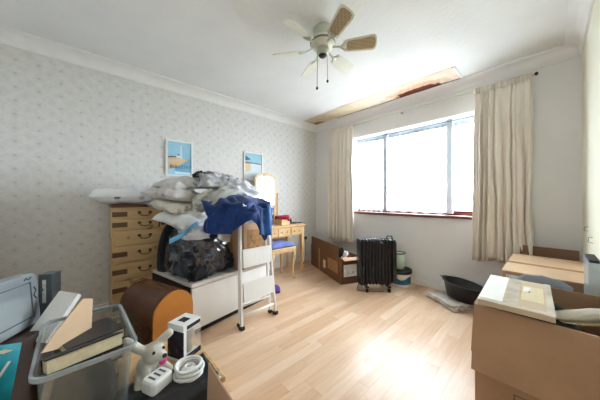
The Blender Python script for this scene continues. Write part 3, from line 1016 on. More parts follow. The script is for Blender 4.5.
# ------------------------------------------------------------------ step ladder, folded
lad = thing('step_ladder', 'white folded step ladder with flat treads and black feet', 'ladder', (1.145, -1.921, 0), (0, R(-5), R(4)))
LH = 0.985
for s in (-1, 1):
    st = MB(); yb, yt = s * 0.178, s * 0.145
    st.tube([(0, yb, 0.018), (0, yt, LH)], 0.017, 4, flat=0.8, up=(1, 0, 0))
    st.build('front_leg', 'white_paint_metal', lad, bevel=0.002)
    MB().box(-0.022, yb - 0.018, 0.0, 0.022, yb + 0.018, 0.03).build('foot', 'black_plastic', lad, bevel=0.004)
    MB().tube([(-0.055, yb * 0.92, 0.022), (-0.035, yt * 0.9, LH - 0.06)], 0.013, 4, flat=0.8, up=(1, 0, 0)).build('rear_leg', 'white_paint_metal', lad)
    MB().box(-0.075, yb * 0.92 - 0.015, 0.004, -0.04, yb * 0.92 + 0.015, 0.032).build('foot', 'black_plastic', lad, bevel=0.004)
for z, hh in ((0.285, 0.075), (0.56, 0.075), (0.90, 0.05)):
    yy = 0.178 - 0.033 * z / LH - 0.014
    tr = MB().box(-0.008, -yy, z - hh, 0.018, yy, z + hh).build('tread', 'white_paint_metal', lad, bevel=0.003)
    rb = MB()
    for k in range(6):
        yk = -yy + 0.03 + k * (2 * yy - 0.06) / 5
        rb.box(0.018, yk - 0.003, z - hh + 0.008, 0.0185, yk + 0.003, z + hh - 0.008)
    rb.build('tread_rib', 'white_paint_metal', tr)['kind'] = 'stuff'
MB().tube([(0, -0.170, 0.10), (0, 0.170, 0.10)], 0.010, 8).build('brace', 'white_paint_metal', lad, smooth=True)
MB().tube([(-0.05, -0.155, 0.16), (-0.05, 0.155, 0.16)], 0.009, 8).build('brace', 'white_paint_metal', lad, smooth=True)
MB().box(-0.045, -0.16, LH - 0.03, 0.02, 0.16, LH).build('top_cap', 'white_plastic', lad, bevel=0.005)

# ------------------------------------------------------------------ dressing table, mirror, stool
dt = thing('dressing_table', 'pine dressing table with small drawers and turned legs by the room corner', 'table', (0.02, -1.05, 0))
DX, DW = 0.40, 0.79
MB().box(0, -DW / 2, 0.675, DX + 0.01, DW / 2, 0.698).build('table_top', 'pine_light', dt, bevel=0.004)
MB().box(0.02, -DW / 2 + 0.03, 0.545, DX - 0.02, DW / 2 - 0.03, 0.675).build('apron', 'pine_light', dt, bevel=0.002)
for k in range(3):
    ya = -DW / 2 + 0.07 + k * 0.22
    d = MB().box(DX - 0.021, ya, 0.565, DX - 0.008, ya + 0.205, 0.658).build('drawer', 'pine_light', dt, bevel=0.003)
    for kk in (0.055, 0.15):
        MB().lathe([(0.005, 0), (0.006, 0.010), (0.011, 0.016), (0.010, 0.022), (0.004, 0.025)], 10).build('knob', 'pine', d, (DX - 0.008, ya + kk, 0.612), (0, R(90), 0), smooth=True)
for sx in (0.045, DX - 0.035):
    for s in (-1, 1):
        y = s * (DW / 2 - 0.055)
        MB().tube([(sx, y, 0.0), (sx, y, 0.03), (sx, y, 0.20), (sx, y, 0.40), (sx, y, 0.50), (sx, y, 0.56), (sx, y, 0.675)],
                  [0.024, 0.020, 0.024, 0.034, 0.038, 0.036, 0.036], 4, up=(1, 0, 0)).build('leg', 'pine_v', dt, bevel=0.004)

mi = thing('dressing_mirror', 'arched pine framed swing mirror standing on the dressing table', 'mirror', (0.125, -1.165, 0.698))
MW, MH = 0.36, 0.70


def arch(w, h, r, rise, n=14):
    pts = [(-w / 2, 0), (w / 2, 0), (w / 2, h - rise)]
    for k in range(1, n):
        a = k / n
        pts.append((w / 2 - w * a, h - rise + rise * math.sin(PI * a) ** 0.7))
    pts.append((-w / 2, h - rise))
    return pts


o1 = arch(MW, MH, 0, 0.07); o2 = [(y * 0.80, 0.035 + z * 0.885) for y, z in arch(MW, MH, 0, 0.045)]
fm = MB(); n_ = len(o1)
fm.add([(-0.012, y, z + 0.03) for y, z in o1] + [(0.012, y, z + 0.03) for y, z in o1] + [(0.012, y, z + 0.03) for y, z in o2] + [(-0.012, y, z + 0.03) for y, z in o2],
       [f for j in range(n_) for k in [(j + 1) % n_] for f in ((j, k, n_ + k, n_ + j), (n_ + j, n_ + k, 2 * n_ + k, 2 * n_ + j), (2 * n_ + j, 2 * n_ + k, 3 * n_ + k, 3 * n_ + j), (3 * n_ + j, 3 * n_ + k, k, j))])
fm.build('frame', 'pine_v', mi)
MB().prism([(y * 1.01, z) for y, z in o2], lambda y, z: (-0.008, y, z + 0.03), lambda y, z: (0.004, y, z + 0.03)).build('glass', 'mirror', mi)
for s in (-1, 1):
    MB().tube([(0, s * 0.205, 0), (0, s * 0.205, 0.04), (0, s * 0.205, 0.42), (0, s * 0.205, 0.45)], [0.018, 0.012, 0.012, 0.016], 8).build('post', 'pine_v', mi, smooth=True)
    MB().box(-0.09, s * 0.205 - 0.015, 0, 0.09, s * 0.205 + 0.015, 0.025).build('foot', 'pine_light', mi, bevel=0.004)
    MB().tube([(0, s * 0.178, 0.36), (0, s * 0.235, 0.36)], 0.010, 8).build('pivot_knob', 'pine', mi, smooth=True)

wbx = thing('trinket_box', 'small open pine trinket box on the dressing table', 'box', (0.27, -0.98, 0.698), R(8))
MB().box(-0.07, -0.08, 0, 0.07, 0.08, 0.008).build('base', 'pine', wbx)
for a in ((-0.07, -0.08, 0.07, -0.07), (-0.07, 0.07, 0.07, 0.08), (-0.07, -0.07, -0.06, 0.07), (0.06, -0.07, 0.07, 0.07)):
    MB().box(a[0], a[1], 0.008, a[2], a[3], 0.075).build('side', 'pine', wbx)
hd = thing('hair_dryer', 'magenta hair dryer lying on the pine trinket box', 'hair dryer', (0.27, -0.96, 0.80), (R(8), R(0), R(75)))
hdm = MB(); hdm.lathe([(0.022, -0.10), (0.026, -0.09), (0.032, 0.02), (0.036, 0.06), (0.028, 0.085), (0.012, 0.092)], 18)
hdm.v = [(p[2], p[1], p[0]) for p in hdm.v]
hdm.build('barrel', 'magenta', hd, smooth=True)
MB().tube([(0.045, 0, -0.02), (0.05, -0.05, -0.022), (0.04, -0.11, -0.02)], [0.017, 0.015, 0.013], 10).build('handle', 'magenta', hd, smooth=True)
MB().tube([(-0.10, 0, 0), (-0.125, 0, 0)], [0.023, 0.027], 14, flat=0.6).build('nozzle', 'black_plastic', hd, smooth=True)
br = thing('hair_brush', 'black hair brush on the right edge of the dressing table', 'brush', (0.33, -0.78, 0.708), (0, 0, R(70)))
MB().tube([(-0.11, 0, 0), (-0.03, 0, 0.002), (0.0, 0, 0.004)], [0.008, 0.007, 0.012], 8).build('handle', 'black_plastic', br, smooth=True)
MB().tube([(0.0, 0, 0.004), (0.03, 0, 0.006), (0.08, 0, 0.006), (0.10, 0, 0.004)], [0.012, 0.024, 0.022, 0.008], 10, flat=0.45, up=(0, 1, 0)).build('head', 'black_plastic', br, smooth=True)
tr = thing('cosmetic_tray', 'small brown tray of cosmetics on the dressing table, behind the brush', 'tray', (0.20, -0.78, 0.698), R(5))
MB().box(-0.06, -0.08, 0, 0.06, 0.08, 0.02).build('tray', 'dark_brown', tr, bevel=0.004)
for k, (x, y) in enumerate(((-0.03, -0.04), (0.0, 0.03), (0.03, -0.01))):
    MB().lathe([(0.014, 0.02), (0.014, 0.055), (0.008, 0.062), (0.008, 0.08)], 10, (x, y, 0)).build('jar', ('black_plastic', 'white_plastic', 'book_dark')[k], tr, smooth=True)

stl = thing('dressing_stool', 'pine stool with curved legs and lilac cushion, tucked under the dressing table', 'stool', (0.375, -1.15, 0))
SX, SY = 0.32, 0.40
MB().box(-SX / 2, -SY / 2, 0.365, SX / 2, SY / 2, 0.425).build('seat_frame', 'pine_light', stl, bevel=0.006)
pillow_mb(SX - 0.02, SY - 0.02, 0.09, 11, 18, p=6, wr=0.005).build('cushion', 'lilac', stl, (0, 0, 0.445), smooth=True)
for sx in (-1, 1):
    for s in (-1, 1):
        x, y = sx * (SX / 2 - 0.028), s * (SY / 2 - 0.028)
        MB().tube([(x + sx * 0.012, y + s * 0.012, 0), (x, y, 0.03), (x - sx * 0.01, y - s * 0.01, 0.10), (x - sx * 0.004, y - s * 0.004, 0.20), (x + sx * 0.008, y + s * 0.008, 0.30), (x, y, 0.37)],
                  [0.022, 0.016, 0.016, 0.021, 0.028, 0.028], 8).build('leg', 'pine_v', stl, smooth=True)
sl = thing('slipper', 'small purple slipper on the floor beside the stool', 'slipper', (0.70, -1.41, 0), R(60))
lump_mb(0.09, 0.17, 0.05, 61, amp=0.08).build('upper', 'purple', sl, (0, 0, 0.008), smooth=True)
MB().loft([rrect(0.08, 0.17, 0.035, 0.0), rrect(0.08, 0.17, 0.035, 0.010)]).build('sole', 'black_matte', sl)

# ------------------------------------------------------------------ long open carton in the corner
lc = thing('cardboard_box', 'long brown cardboard box with raised flaps in the corner beside the radiator', 'box', (0.207, -0.335, 0), R(-23))
LW, LD, LHh, th = 0.97, 0.29, 0.325, 0.006
cb = MB()
cb.box(0, 0, 0, LW, th, LHh); cb.box(0, LD - th, 0, LW, LD, LHh); cb.box(0, th, 0, th, LD - th, LHh); cb.box(LW - th, th, 0, LW, LD - th, LHh)
cb.box(th, th, 0, LW - th, LD - th, th)
cb.build('carton', 'card_brown', lc)
MB().box(0.02, 0.001, LHh, 0.90, 0.006, LHh + 0.135).build('flap', 'card_brown', lc)
MB().box(0, 0, 0, 0.075, LD - 0.01, 0.005, Matrix.Translation((LW, 0.005, LHh)) @ Matrix.Rotation(R(14), 4, 'Y')).build('flap', 'card', lc)
MB().box(LW + 0.0005, 0.035, 0.09, LW + 0.0015, 0.25, 0.24).build('shipping_label', 'paper', lc)
MB().box(LW + 0.0017, 0.06, 0.105, LW + 0.0022, 0.20, 0.15).build('label_print', 'label_print', lc)
MB().box(0.60, -0.0012, 0.11, 0.88, 0.0, 0.26).build('printed_panel', 'print_text', lc)
MB().box(0.46, -0.0012, 0.08, 0.53, 0.0, 0.19).build('printed_label', 'paper_cream', lc)
MB().box(0.30, -0.0014, 0.0, 0.34, 0.0, LHh).build('tape', 'tape', lc)
for k, (x, y, mt, sz, lb) in enumerate(((0.80, 0.17, 'paper', 0.16, 'crumpled white paper in the corner carton, nearest the radiator'), (0.62, 0.19, 'dark_cloth', 0.20, 'dark cloth stuffed in the middle of the corner carton'),
                                        (0.90, 0.15, 'red_bits', 0.09, 'crimson cloth scrap in the end of the corner carton'), (0.30, 0.15, 'print_grey', 0.26, 'grey patterned cloth in the far end of the corner carton'))):
    q = Matrix.Translation((0.207, -0.335, 0)) @ Matrix.Rotation(R(-23), 4, 'Z') @ Vector((x, y, 0))
    o = lump_mb(sz, sz * 0.85, 0.34, 70 + k, amp=0.2).build(('crumpled_paper', 'cloth_bundle', 'cloth_scrap', 'cloth_bundle')[k], mt, None, (q.x, q.y, 0.008), smooth=True)
    tag(o, lb, 'cloth' if mt != 'paper' else 'paper', 'things inside the corner carton')

# ------------------------------------------------------------------ oil filled radiator
rd = thing('oil_radiator', 'black oil-filled radiator on castors below the window', 'radiator', (1.445, -0.52, 0), R(47.3))
for k in range(10):
    x = -0.185 + k * 0.0375
    f = MB()
    prof = rrect(0.15, 0.53, 0.03, 0, 4)
    f.loft([[(x - 0.0155, a * 0.9, 0.332 + b * 0.97) for a, b, _ in prof], [(x - 0.007, a, 0.332 + b) for a, b, _ in prof], [(x + 0.007, a, 0.332 + b) for a, b, _ in prof], [(x + 0.0155, a * 0.9, 0.332 + b * 0.97) for a, b, _ in prof]])
    f.build('fin', 'radiator_black', rd, smooth=False, bevel=0.002)
for z in (0.16, 0.53):
    MB().tube([(-0.18, 0, z), (0.19, 0, z)], 0.028, 12).build('header_pipe', 'radiator_black', rd, smooth=True)
cp = MB().loft([rrect(0.045, 0.15, 0.015, 0.10, 3, 0.20), rrect(0.05, 0.16, 0.018, 0.14, 3, 0.205), rrect(0.05, 0.16, 0.018, 0.55, 3, 0.205), rrect(0.04, 0.14, 0.015, 0.585, 3, 0.20)])
cp.build('control_panel', 'radiator_black', rd, smooth=False, bevel=0.002)
MB().tube([(0.13, -0.02, 0.585), (0.135, -0.02, 0.625), (0.19, -0.02, 0.628), (0.20, -0.02, 0.58)], 0.009, 8).build('handle', 'black_plastic', rd, smooth=True)
MB().lathe([(0.016, 0), (0.016, 0.012), (0.010, 0.016)], 14).build('badge', 'steel_dark', rd, (0.05, -0.075, 0.555), (R(90), 0, 0), smooth=True)
for s in (-1, 1):
    fb = MB().box(s * 0.125 - 0.02, -0.13, 0.055, s * 0.125 + 0.02, 0.13, 0.072).build('foot_bar', 'black_plastic', rd, bevel=0.004)
    MB().box(s * 0.125 - 0.012, -0.01, 0.07, s * 0.125 + 0.012, 0.01, 0.11).build('foot_bracket', 'black_plastic', rd)
    for yy in (-0.11, 0.11):
        MB().tube([(s * 0.125 - 0.012, yy, 0.022), (s * 0.125 + 0.012, yy, 0.022)], 0.022, 14).build('castor', 'black_plastic', fb, smooth=True)
        MB().box(s * 0.125 - 0.005, yy - 0.006, 0.022, s * 0.125 + 0.005, yy + 0.006, 0.056).build('castor_stem', 'steel_dark', fb)
tag(MB().tube([(1.335, -0.69, 0.075), (1.33, -0.71, 0.03), (1.34, -0.72, 0.006), (1.38, -0.70, 0.006), (1.44, -0.655, 0.006), (1.50, -0.60, 0.006), (1.56, -0.54, 0.006)], 0.004, 6).build('power_cord', 'black_plastic', smooth=True),
    'black power cord looped along the foot of the oil radiator', 'cord')

# ------------------------------------------------------------------ paint tub and bucket
tb = thing('paint_tub', 'white paint tub with black lid and blue label, behind the radiator', 'tub', (1.585, -0.165, 0))
MB().lathe([(0.112, 0), (0.116, 0.01), (0.126, 0.165), (0.128, 0.17)], 32).build('body', 'white_plastic', tb, smooth=True)
lid = MB().lathe([(0.132, 0.158), (0.136, 0.162), (0.136, 0.195), (0.130, 0.20), (0.115, 0.198)], 32).build('lid', 'black_plastic', tb, smooth=True)
lb_ = MB(); a0, a1 = R(-130), R(10)
rings = []
for k in range(19):
    a = a0 + (a1 - a0) * k / 18
    rings.append([(r * math.cos(a), r * math.sin(a), z) for r, z in ((0.1175, 0.035), (0.1245, 0.11 + 0.02 * math.sin(k * 0.5)), (0.126, 0.11 + 0.02 * math.sin(k * 0.5)), (0.119, 0.035))])
lb_.loft(rings); lb_.build('label', 'blue_label', tb, smooth=True)
bk = thing('bucket', 'pale green plastic pot with dark rim, standing on the paint tub', 'bucket', (1.575, -0.175, 0.201))
MB().lathe([(0.058, 0), (0.062, 0.004), (0.074, 0.19), (0.070, 0.19), (0.058, 0.008)], 28).build('body', 'green_plastic', bk, smooth=True)
MB().lathe([(0.073, 0.186), (0.079, 0.188), (0.079, 0.20), (0.071, 0.20), (0.070, 0.188)], 28, cap0=False, cap1=False).build('rim', 'black_plastic', bk, smooth=True)
MB().lathe([(0.069, 0.17), (0.069, 0.175)], 24).build('contents', 'paper', bk)

# ------------------------------------------------------------------ washing-up bowl on folded sheet
fs = MB()


def fold(u, v):
    e = 0.02 * fbm((u, v, 5), 3)
    x = (u - 0.5) * 0.36 + e; y = (v - 0.5) * 0.24 + 0.025 * fbm((u, v, 11), 3)
    edge_ = max(abs(u - 0.5), abs(v - 0.5)) * 2
    return (x, y, 0.024 + 0.014 * fbm((x, y, 2), 11) + 0.008 * math.sin(v * 20 + 3 * u) - 0.006 * edge_ ** 4)


fs.sheet(fold, 34, 26, 0.022)
fs.sheet(lambda u, v: (fold(u, v)[0] * 0.92, fold(u, v)[1] * 0.9 - 0.008, 0.046 + 0.010 * fbm((u, v, 7), 6)), 28, 20, 0.012)
tag(fs.build('dust_sheet', 'paper_grey', None, (2.155, -0.31, 0), (0, 0, R(-32)), smooth=True), 'folded grey dust sheet under the black bowl on the floor', 'dust sheet')
bw = thing('washing_up_bowl', 'black oval plastic bowl standing on the folded dust sheet', 'bowl', (2.245, -0.26, 0.062), (R(-3), R(4), R(-24)))
bw_m = MB(); E_ = [(0.130, 0), (0.140, 0.006), (0.182, 0.145), (0.198, 0.150), (0.200, 0.157), (0.184, 0.159), (0.172, 0.145), (0.130, 0.012)]
bw_m.lathe(E_, 40, sx=1.0, sy=0.74)
bw_m.build('basin', 'black_plastic', bw, smooth=True)
for s in (-1, 1):
    MB().box(s * 0.205 - 0.015, -0.045, 0.148, s * 0.205 + 0.015, 0.045, 0.155).build('grip', 'black_plastic', bw, bevel=0.003)


# ------------------------------------------------------------------ cardboard boxes along the right wall
def carton_walls(x0, y0, x1, y1, z1, th=0.006):
    m = MB()
    m.box(x0, y0, 0, x1, y0 + th, z1); m.box(x0, y1 - th, 0, x1, y1, z1)
    m.box(x0, y0 + th, 0, x0 + th, y1 - th, z1); m.box(x1 - th, y0 + th, 0, x1, y1 - th, z1)
    m.box(x0 + th, y0 + th, 0, x1 - th, y1 - th, th)
    return m


bb = thing('cardboard_box', 'large open cardboard box with hanging front flap, nearest the camera on the right', 'box', (2.82, -1.50, 0))
carton_walls(-0.195, -0.265, 0.195, 0.255, 0.60).build('carton', 'card_right', bb)
fl = MB().box(-0.198, -0.005, -0.265, 0.20, 0.0, 0.0, Matrix.Translation((0, -0.267, 0.60)) @ Matrix.Rotation(R(-11), 4, 'X'))
fl.build('flap', 'card_right', bb)
MB().box(0.0, 0, -0.22, 0.005, 0.50, 0.0, Matrix.Translation((-0.201, -0.25, 0.598)) @ Matrix.Rotation(R(3), 4, 'Y')).build('flap', 'card_right', bb)
mk = MB()
for a in ((-0.07, 0.05, -0.065, 0.28), (-0.065, 0.275, 0.10, 0.28), (0.095, 0.05, 0.10, 0.28)):
    mk.box(a[0], -0.2658, a[1], a[2], -0.265, a[3])
mk.build('printed_outline', 'card_dark', bb)

tp = thing('cardboard_box', 'flat taped parcel box lying across the large open carton', 'box', (2.746, -1.60, 0.622), (0, 0, R(2)))
MB().box(-0.110, -0.215, 0, 0.110, 0.215, 0.022).build('carton', 'parcel_card', tp, bevel=0.002)
MB().box(-0.1105, -0.2155, 0.0215, -0.035, 0.2155, 0.0228).build('label', 'paper', tp)
MB().box(-0.03, -0.216, 0.0215, 0.012, 0.216, 0.0232).build('tape', 'tape_clear', tp)
MB().box(0.018, -0.10, 0.0215, 0.085, 0.12, 0.0226).build('address_panel', 'paper_cream', tp)
MB().box(0.022, 0.02, 0.0224, 0.045, 0.10, 0.0229).build('printed_lines', 'label_print', tp)
MB().box(0.090, -0.216, 0.0215, 0.1108, 0.216, 0.0232).build('tape', 'tape_clear', tp)
MB().box(-0.1108, -0.2162, 0.0215, 0.1108, -0.185, 0.0234).build('tape', 'tape_clear', tp)

o = lump_mb(0.36, 0.46, 0.60, 81, amp=0.05, flat=0.8).build('black_cloth', 'dark_cloth', None, (2.81, -1.50, 0.008), smooth=True)
tag(o, 'black cloth filling the large open carton under the parcel', 'cloth')
sh = thing('white_shoe', 'worn off-white shoe inside the large open carton', 'shoe', (2.925, -1.545, 0.565), (R(8), R(-4), R(25)))
sh.scale = (0.7, 0.7, 0.7)
MB().loft([rrect(0.03, 0.02, 0.009, 0, 3, -0.10), rrect(0.03, 0.02, 0.009, 0, 3, -0.10)]) if False else None
sm = MB(); rings = []
for k, (x, w, h) in enumerate(((-0.13, 0.02, 0.012), (-0.11, 0.055, 0.032), (-0.06, 0.075, 0.042), (0, 0.07, 0.055), (0.06, 0.062, 0.07), (0.10, 0.055, 0.072), (0.12, 0.03, 0.06))):
    rings.append([(x, w / 2 * math.cos(2 * PI * j / 12), max(0, h * (0.5 + 0.6 * math.sin(2 * PI * j / 12)))) for j in range(12)])
sm.loft(rings); sm.build('upper', 'pillow_cream', sh, smooth=True)
MB().lathe([(0.045, 0), (0.045, 0.008)], 20, sx=2.7, sy=0.85).build('sole', 'paper_cream', sh, (0, 0, -0.008))

mid = thing('cardboard_box', 'cardboard box holding a grey jumper, between the two right-hand cartons', 'box', (2.82, -1.115, 0))
carton_walls(-0.19, -0.122, 0.195, 0.125, 0.50).build('carton', 'card_right', mid)
o = lump_mb(0.36, 0.235, 0.575, 84, amp=0.09, freq=3.5, flat=0.9, ridge=1.2, nu=60, nv=36).build('grey_jumper', 'grey_cloth', None, (2.82, -1.115, 0.008), smooth=True)
tag(o, 'grey-blue jumper heaped in the middle carton by the right wall', 'clothes')
slv = MB().tube([(2.72, -1.16, 0.57), (2.76, -1.18, 0.60), (2.82, -1.17, 0.605), (2.88, -1.13, 0.585), (2.92, -1.12, 0.56)], [0.025, 0.032, 0.034, 0.032, 0.03], 12, flat=0.7)
o2_ = slv.build('sleeve', 'grey_cloth', o, smooth=True); o2_.location = (-2.82, 1.115, -0.008)

bk2 = thing('cardboard_box', 'closed cardboard box with white label and taped lid, beneath the right curtain', 'box', (2.822, -0.63, 0))
MB().box(-0.19, -0.355, 0, 0.195, 0.335, 0.585).build('carton', 'card_right', bk2, bevel=0.002)
MB().box(-0.192, -0.357, 0.583, 0.197, -0.05, 0.589).build('flap', 'card_light', bk2)
MB().box(-0.192, -0.046, 0.583, 0.197, 0.337, 0.589).build('flap', 'card_light', bk2)
MB().box(-0.192, -0.075, 0.589, 0.197, -0.02, 0.5898).build('tape', 'tape', bk2)
MB().box(-0.17, -0.3568, 0.46, 0.02, -0.355, 0.565).build('label', 'label_print', bk2)
ln = thing('cardboard_sheet', 'flat cardboard sheet leaning on the window wall behind the taped box', 'cardboard', (2.835, -0.255, 0.0), (R(-14), 0, 0))
MB().box(-0.175, 0, 0, 0.175, 0.012, 0.66).build('board', 'card_dark', ln)
MB().box(-0.175, -0.001, 0.45, 0.175, 0, 0.455).build('crease', 'card_in', ln)

gc = thing('metal_file_box', 'grey metal file box of dark folders at the right edge, by the cream wall', 'file box', (2.995, -1.115, 0.50))
carton_walls(-0.02, -0.11, 0.02, 0.11, 0.25, 0.004).build('case', 'steel', gc)
MB().box(-0.016, -0.10, 0.004, 0.016, 0.10, 0.262).build('folders', 'black_matte', gc)
for z, y0 in ((0.82, -0.70), (0.865, -0.45)):
    pts = [(RX - 0.001, y0, z), (RX - 0.02, y0 - 0.05, z + 0.004), (RX - 0.03, y0 - 0.16, z - 0.012), (RX - 0.02, y0 - 0.26, z - 0.006)]
    tag(MB().tube(pts, 0.0016, 6).build('wall_wire', 'bob'), 'short dark wire sticking out of the cream wall, ' + ('lower one' if z < 0.84 else 'upper one'), 'wire', 'loose wires on the cream wall')

# ------------------------------------------------------------------ foreground left: dome-top box
dm = thing('dome_top_box', 'dome-topped brown wooden box with honey-coloured end, in front of the low cabinet', 'box', (1.21, -2.605, 0), R(18))
# local: front end face at x=0, body towards -x
DWd, DHt, DL = 0.275, 0.47, 0.40


def dome_ring(x, k=1.0, n=18):
    pts = [(x, -DWd / 2 * k, 0.0), (x, DWd / 2 * k, 0.0)]
    r = DWd / 2 * k
    for i in range(n + 1):
        a = PI * i / n
        pts.append((x, r * math.cos(a), DHt - DWd / 2 + r * math.sin(a) * 1.0))
    return pts


MB().loft([dome_ring(-DL), dome_ring(-0.012)]).build('body', 'dome_leather', dm, smooth=False)
MB().loft([dome_ring(-0.012, 0.97), dome_ring(0.0, 0.97)]).build('end_panel', 'dome_end', dm)
for x in (-0.02, -DL + 0.012):
    MB().loft([dome_ring(x - 0.010, 1.012), dome_ring(x + 0.010, 1.012)]).build('edge_hoop', 'dome_leather', dm)
MB().box(-DL * 0.9, DWd / 2, 0.325, -0.04, DWd / 2 + 0.003, 0.331).build('lid_seam', 'dark_brown', dm)
MB().tube([(-DL + 0.02, -0.06, DHt - 0.02), (-DL + 0.02, -0.05, DHt + 0.012), (-DL + 0.02, 0.0, DHt + 0.014), (-DL + 0.02, 0.03, DHt)], 0.005, 6).build('handle', 'brass_dark', dm, smooth=True)

# ------------------------------------------------------------------ pine storage box carrying the small things
pc = thing('blanket_box', 'low pine blanket box at the front left, under the plastic tub', 'chest', (1.66, -2.865, 0))
MB().box(-0.235, -0.28, 0.0, 0.235, 0.275, 0.275).build('body', 'pine', pc, bevel=0.003)
MB().box(-0.245, -0.285, 0.275, 0.245, 0.285, 0.300).build('lid', 'pine_light', pc, bevel=0.006)
MB().box(-0.245, 0.235, 0.2985, 0.245, 0.240, 0.3012).build('lid_groove', 'pine', pc)
MB().box(0.235, 0.11, 0.215, 0.243, 0.17, 0.255).build('latch', 'black_plastic', pc, bevel=0.003)
for zz in (0.09, 0.18):
    MB().box(0.235, -0.27, zz, 0.2365, 0.265, zz + 0.004).build('board_seam', 'walnut_top', pc)

# boxed toy figure
fg = thing('boxed_figure', 'white and black window box with a small toy figure, on the pine blanket box', 'toy box', (1.635, -2.668, 0.301), R(26))
FWx, FDy, FHz = 0.10, 0.105, 0.17
MB().box(-FWx / 2, -FDy / 2, 0, FWx / 2, FDy / 2, 0.012).build('base', 'white_plastic', fg)
MB().box(-FWx / 2, -FDy / 2, FHz - 0.03, FWx / 2, FDy / 2, FHz).build('top', 'white_plastic', fg, bevel=0.001)
MB().box(-FWx / 2, -FDy / 2, 0.012, -FWx / 2 + 0.003, FDy / 2, FHz - 0.03).build('side', 'side_print', fg)
MB().box(-FWx / 2 + 0.003, -FDy / 2, 0.012, FWx / 2, -FDy / 2 + 0.003, FHz - 0.03).build('side', 'side_print', fg)
for x in (-FWx / 2 + 0.003, FWx / 2 - 0.006):
    pass
MB().box(FWx / 2 - 0.003, -FDy / 2 + 0.003, 0.012, FWx / 2, -FDy / 2 + 0.018, FHz - 0.03).build('front_strip', 'white_plastic', fg)
MB().box(FWx / 2 - 0.001, -FDy / 2 + 0.018, 0.012, FWx / 2, FDy / 2, FHz - 0.03).build('window_film', 'clear_film', fg)
MB().box(FWx / 2 - 0.001, -FDy / 2 + 0.003, 0.002, FWx / 2 + 0.0006, FDy / 2, 0.026).build('name_strip', 'side_print', fg)
MB().box(FWx / 2, -FDy / 2 + 0.02, FHz - 0.026, FWx / 2 + 0.0006, FDy / 2 - 0.004, FHz - 0.008).build('printed_panel', 'side_print', fg)
MB().box(-0.022, -0.022, FHz, 0.022, 0.016, FHz + 0.0006).build('printed_panel', 'side_print', fg)
MB().lathe([(0.016, 0.014), (0.022, 0.03), (0.018, 0.06), (0.014, 0.07), (0.03, 0.085), (0.032, 0.11), (0.02, 0.128), (0.005, 0.132)], 14).build('toy_figure', 'figure_tone', fg, (0.01, 0.01, 0), smooth=True)

# coil of white cable
ck = thing('cable_coil', 'coil of white cable on the pine blanket box, beside the toy dog', 'cable', (1.808, -2.700, 0.302))
for k in range(7):
    r = 0.056 - 0.004 * (k % 2) - 0.001 * k
    z = 0.006 + 0.0085 * k
    MB().tube([(r * math.cos(2 * PI * j / 32) + 0.003 * math.sin(k * 2.1), r * math.sin(2 * PI * j / 32) + 0.003 * math.cos(k * 1.7), z + 0.002 * math.sin(2 * PI * j / 32 * 2 + k)) for j in range(32)], 0.0062, 6, closed=True).build('loop', 'white_plastic', ck, smooth=True)
MB().lathe([(0.048, 0), (0.046, 0.006), (0.030, 0.035), (0.020, 0.05), (0.012, 0.052), (0.010, 0.02)], 20).build('core', 'white_plastic', ck, smooth=True)

# soft toy dog
dg = thing('toy_dog', 'white plush toy dog with long ears, slumped against the plastic tub', 'soft toy', (1.705, -2.815, 0.302), R(20))
body = MB()


def ball(m, c, r, n=14, s=(1, 1, 1)):
    m.loft([[(c[0] + s[0] * r * math.sin(PI * i / 10) * math.cos(2 * PI * j / n), c[1] + s[1] * r * math.sin(PI * i / 10) * math.sin(2 * PI * j / n), c[2] + s[2] * r * math.cos(PI * i / 10)) for j in range(n)] for i in range(1, 10)])


ball(body, (-0.03, 0.0, 0.045), 0.048, s=(1.0, 0.9, 0.95))
ball(body, (0.0, 0.005, 0.105), 0.042)
ball(body, (0.034, 0.012, 0.098), 0.026, s=(1.1, 0.9, 0.8))
for c0, c1, r in (((-0.015, -0.03, 0.125), (-0.05, -0.075, 0.175), 0.020), ((-0.01, 0.03, 0.13), (0.02, 0.06, 0.165), 0.018)):
    for k in range(6):
        a = k / 5
        ball(body, tuple(c0[i] + (c1[i] - c0[i]) * a for i in range(3)), r * (0.85 + 0.4 * a - 0.25 * a * a), 10)
for c0, c1, r in (((0.0, -0.03, 0.05), (0.05, -0.045, 0.025), 0.017), ((0.0, 0.03, 0.05), (0.05, 0.04, 0.03), 0.017), ((-0.03, -0.04, 0.02), (0.03, -0.07, 0.018), 0.018)):
    for k in range(5):
        a = k / 4
        ball(body, tuple(c0[i] + (c1[i] - c0[i]) * a for i in range(3)), r, 10)
bo = body.build('body', 'plush', dg, smooth=True)
rm = bo.modifiers.new('join', 'REMESH'); rm.mode = 'VOXEL'; rm.voxel_size = 0.005; rm.use_smooth_shade = True
sm_ = bo.modifiers.new('soft', 'SMOOTH'); sm_.iterations = 4
for y in (-0.014, 0.026):
    e = MB(); ball(e, (0.033, y, 0.122), 0.0065, 8); e.build('eye', 'eye', dg, smooth=True)
e = MB(); ball(e, (0.062, 0.013, 0.105), 0.009, 8); e.build('nose', 'eye', dg, smooth=True)
e = MB(); ball(e, (0.050, 0.014, 0.078), 0.014, 10, s=(0.7, 1.2, 0.9)); e.build('tongue', 'pink', dg, smooth=True)

# white plug adaptor below the toy dog
pa = thing('plug_adaptor', 'white plastic plug adaptor with slots, lying below the toy dog', 'adaptor', (1.795, -2.815, 0.318), (0, 0, R(25)))
MB().loft([rrect(0.07, 0.085, 0.014, 0.0), rrect(0.074, 0.09, 0.016, 0.006), rrect(0.074, 0.09, 0.016, 0.040), rrect(0.062, 0.078, 0.014, 0.048)]).build('body', 'white_plastic', pa, smooth=False, bevel=0.002)
for a in (-0.022, 0.0, 0.022):
    MB().box(-0.018, a - 0.004, 0.0482, 0.018, a + 0.004, 0.0488).build('slot', 'groove', pa)

# black bag over the front edge
bgm = MB()


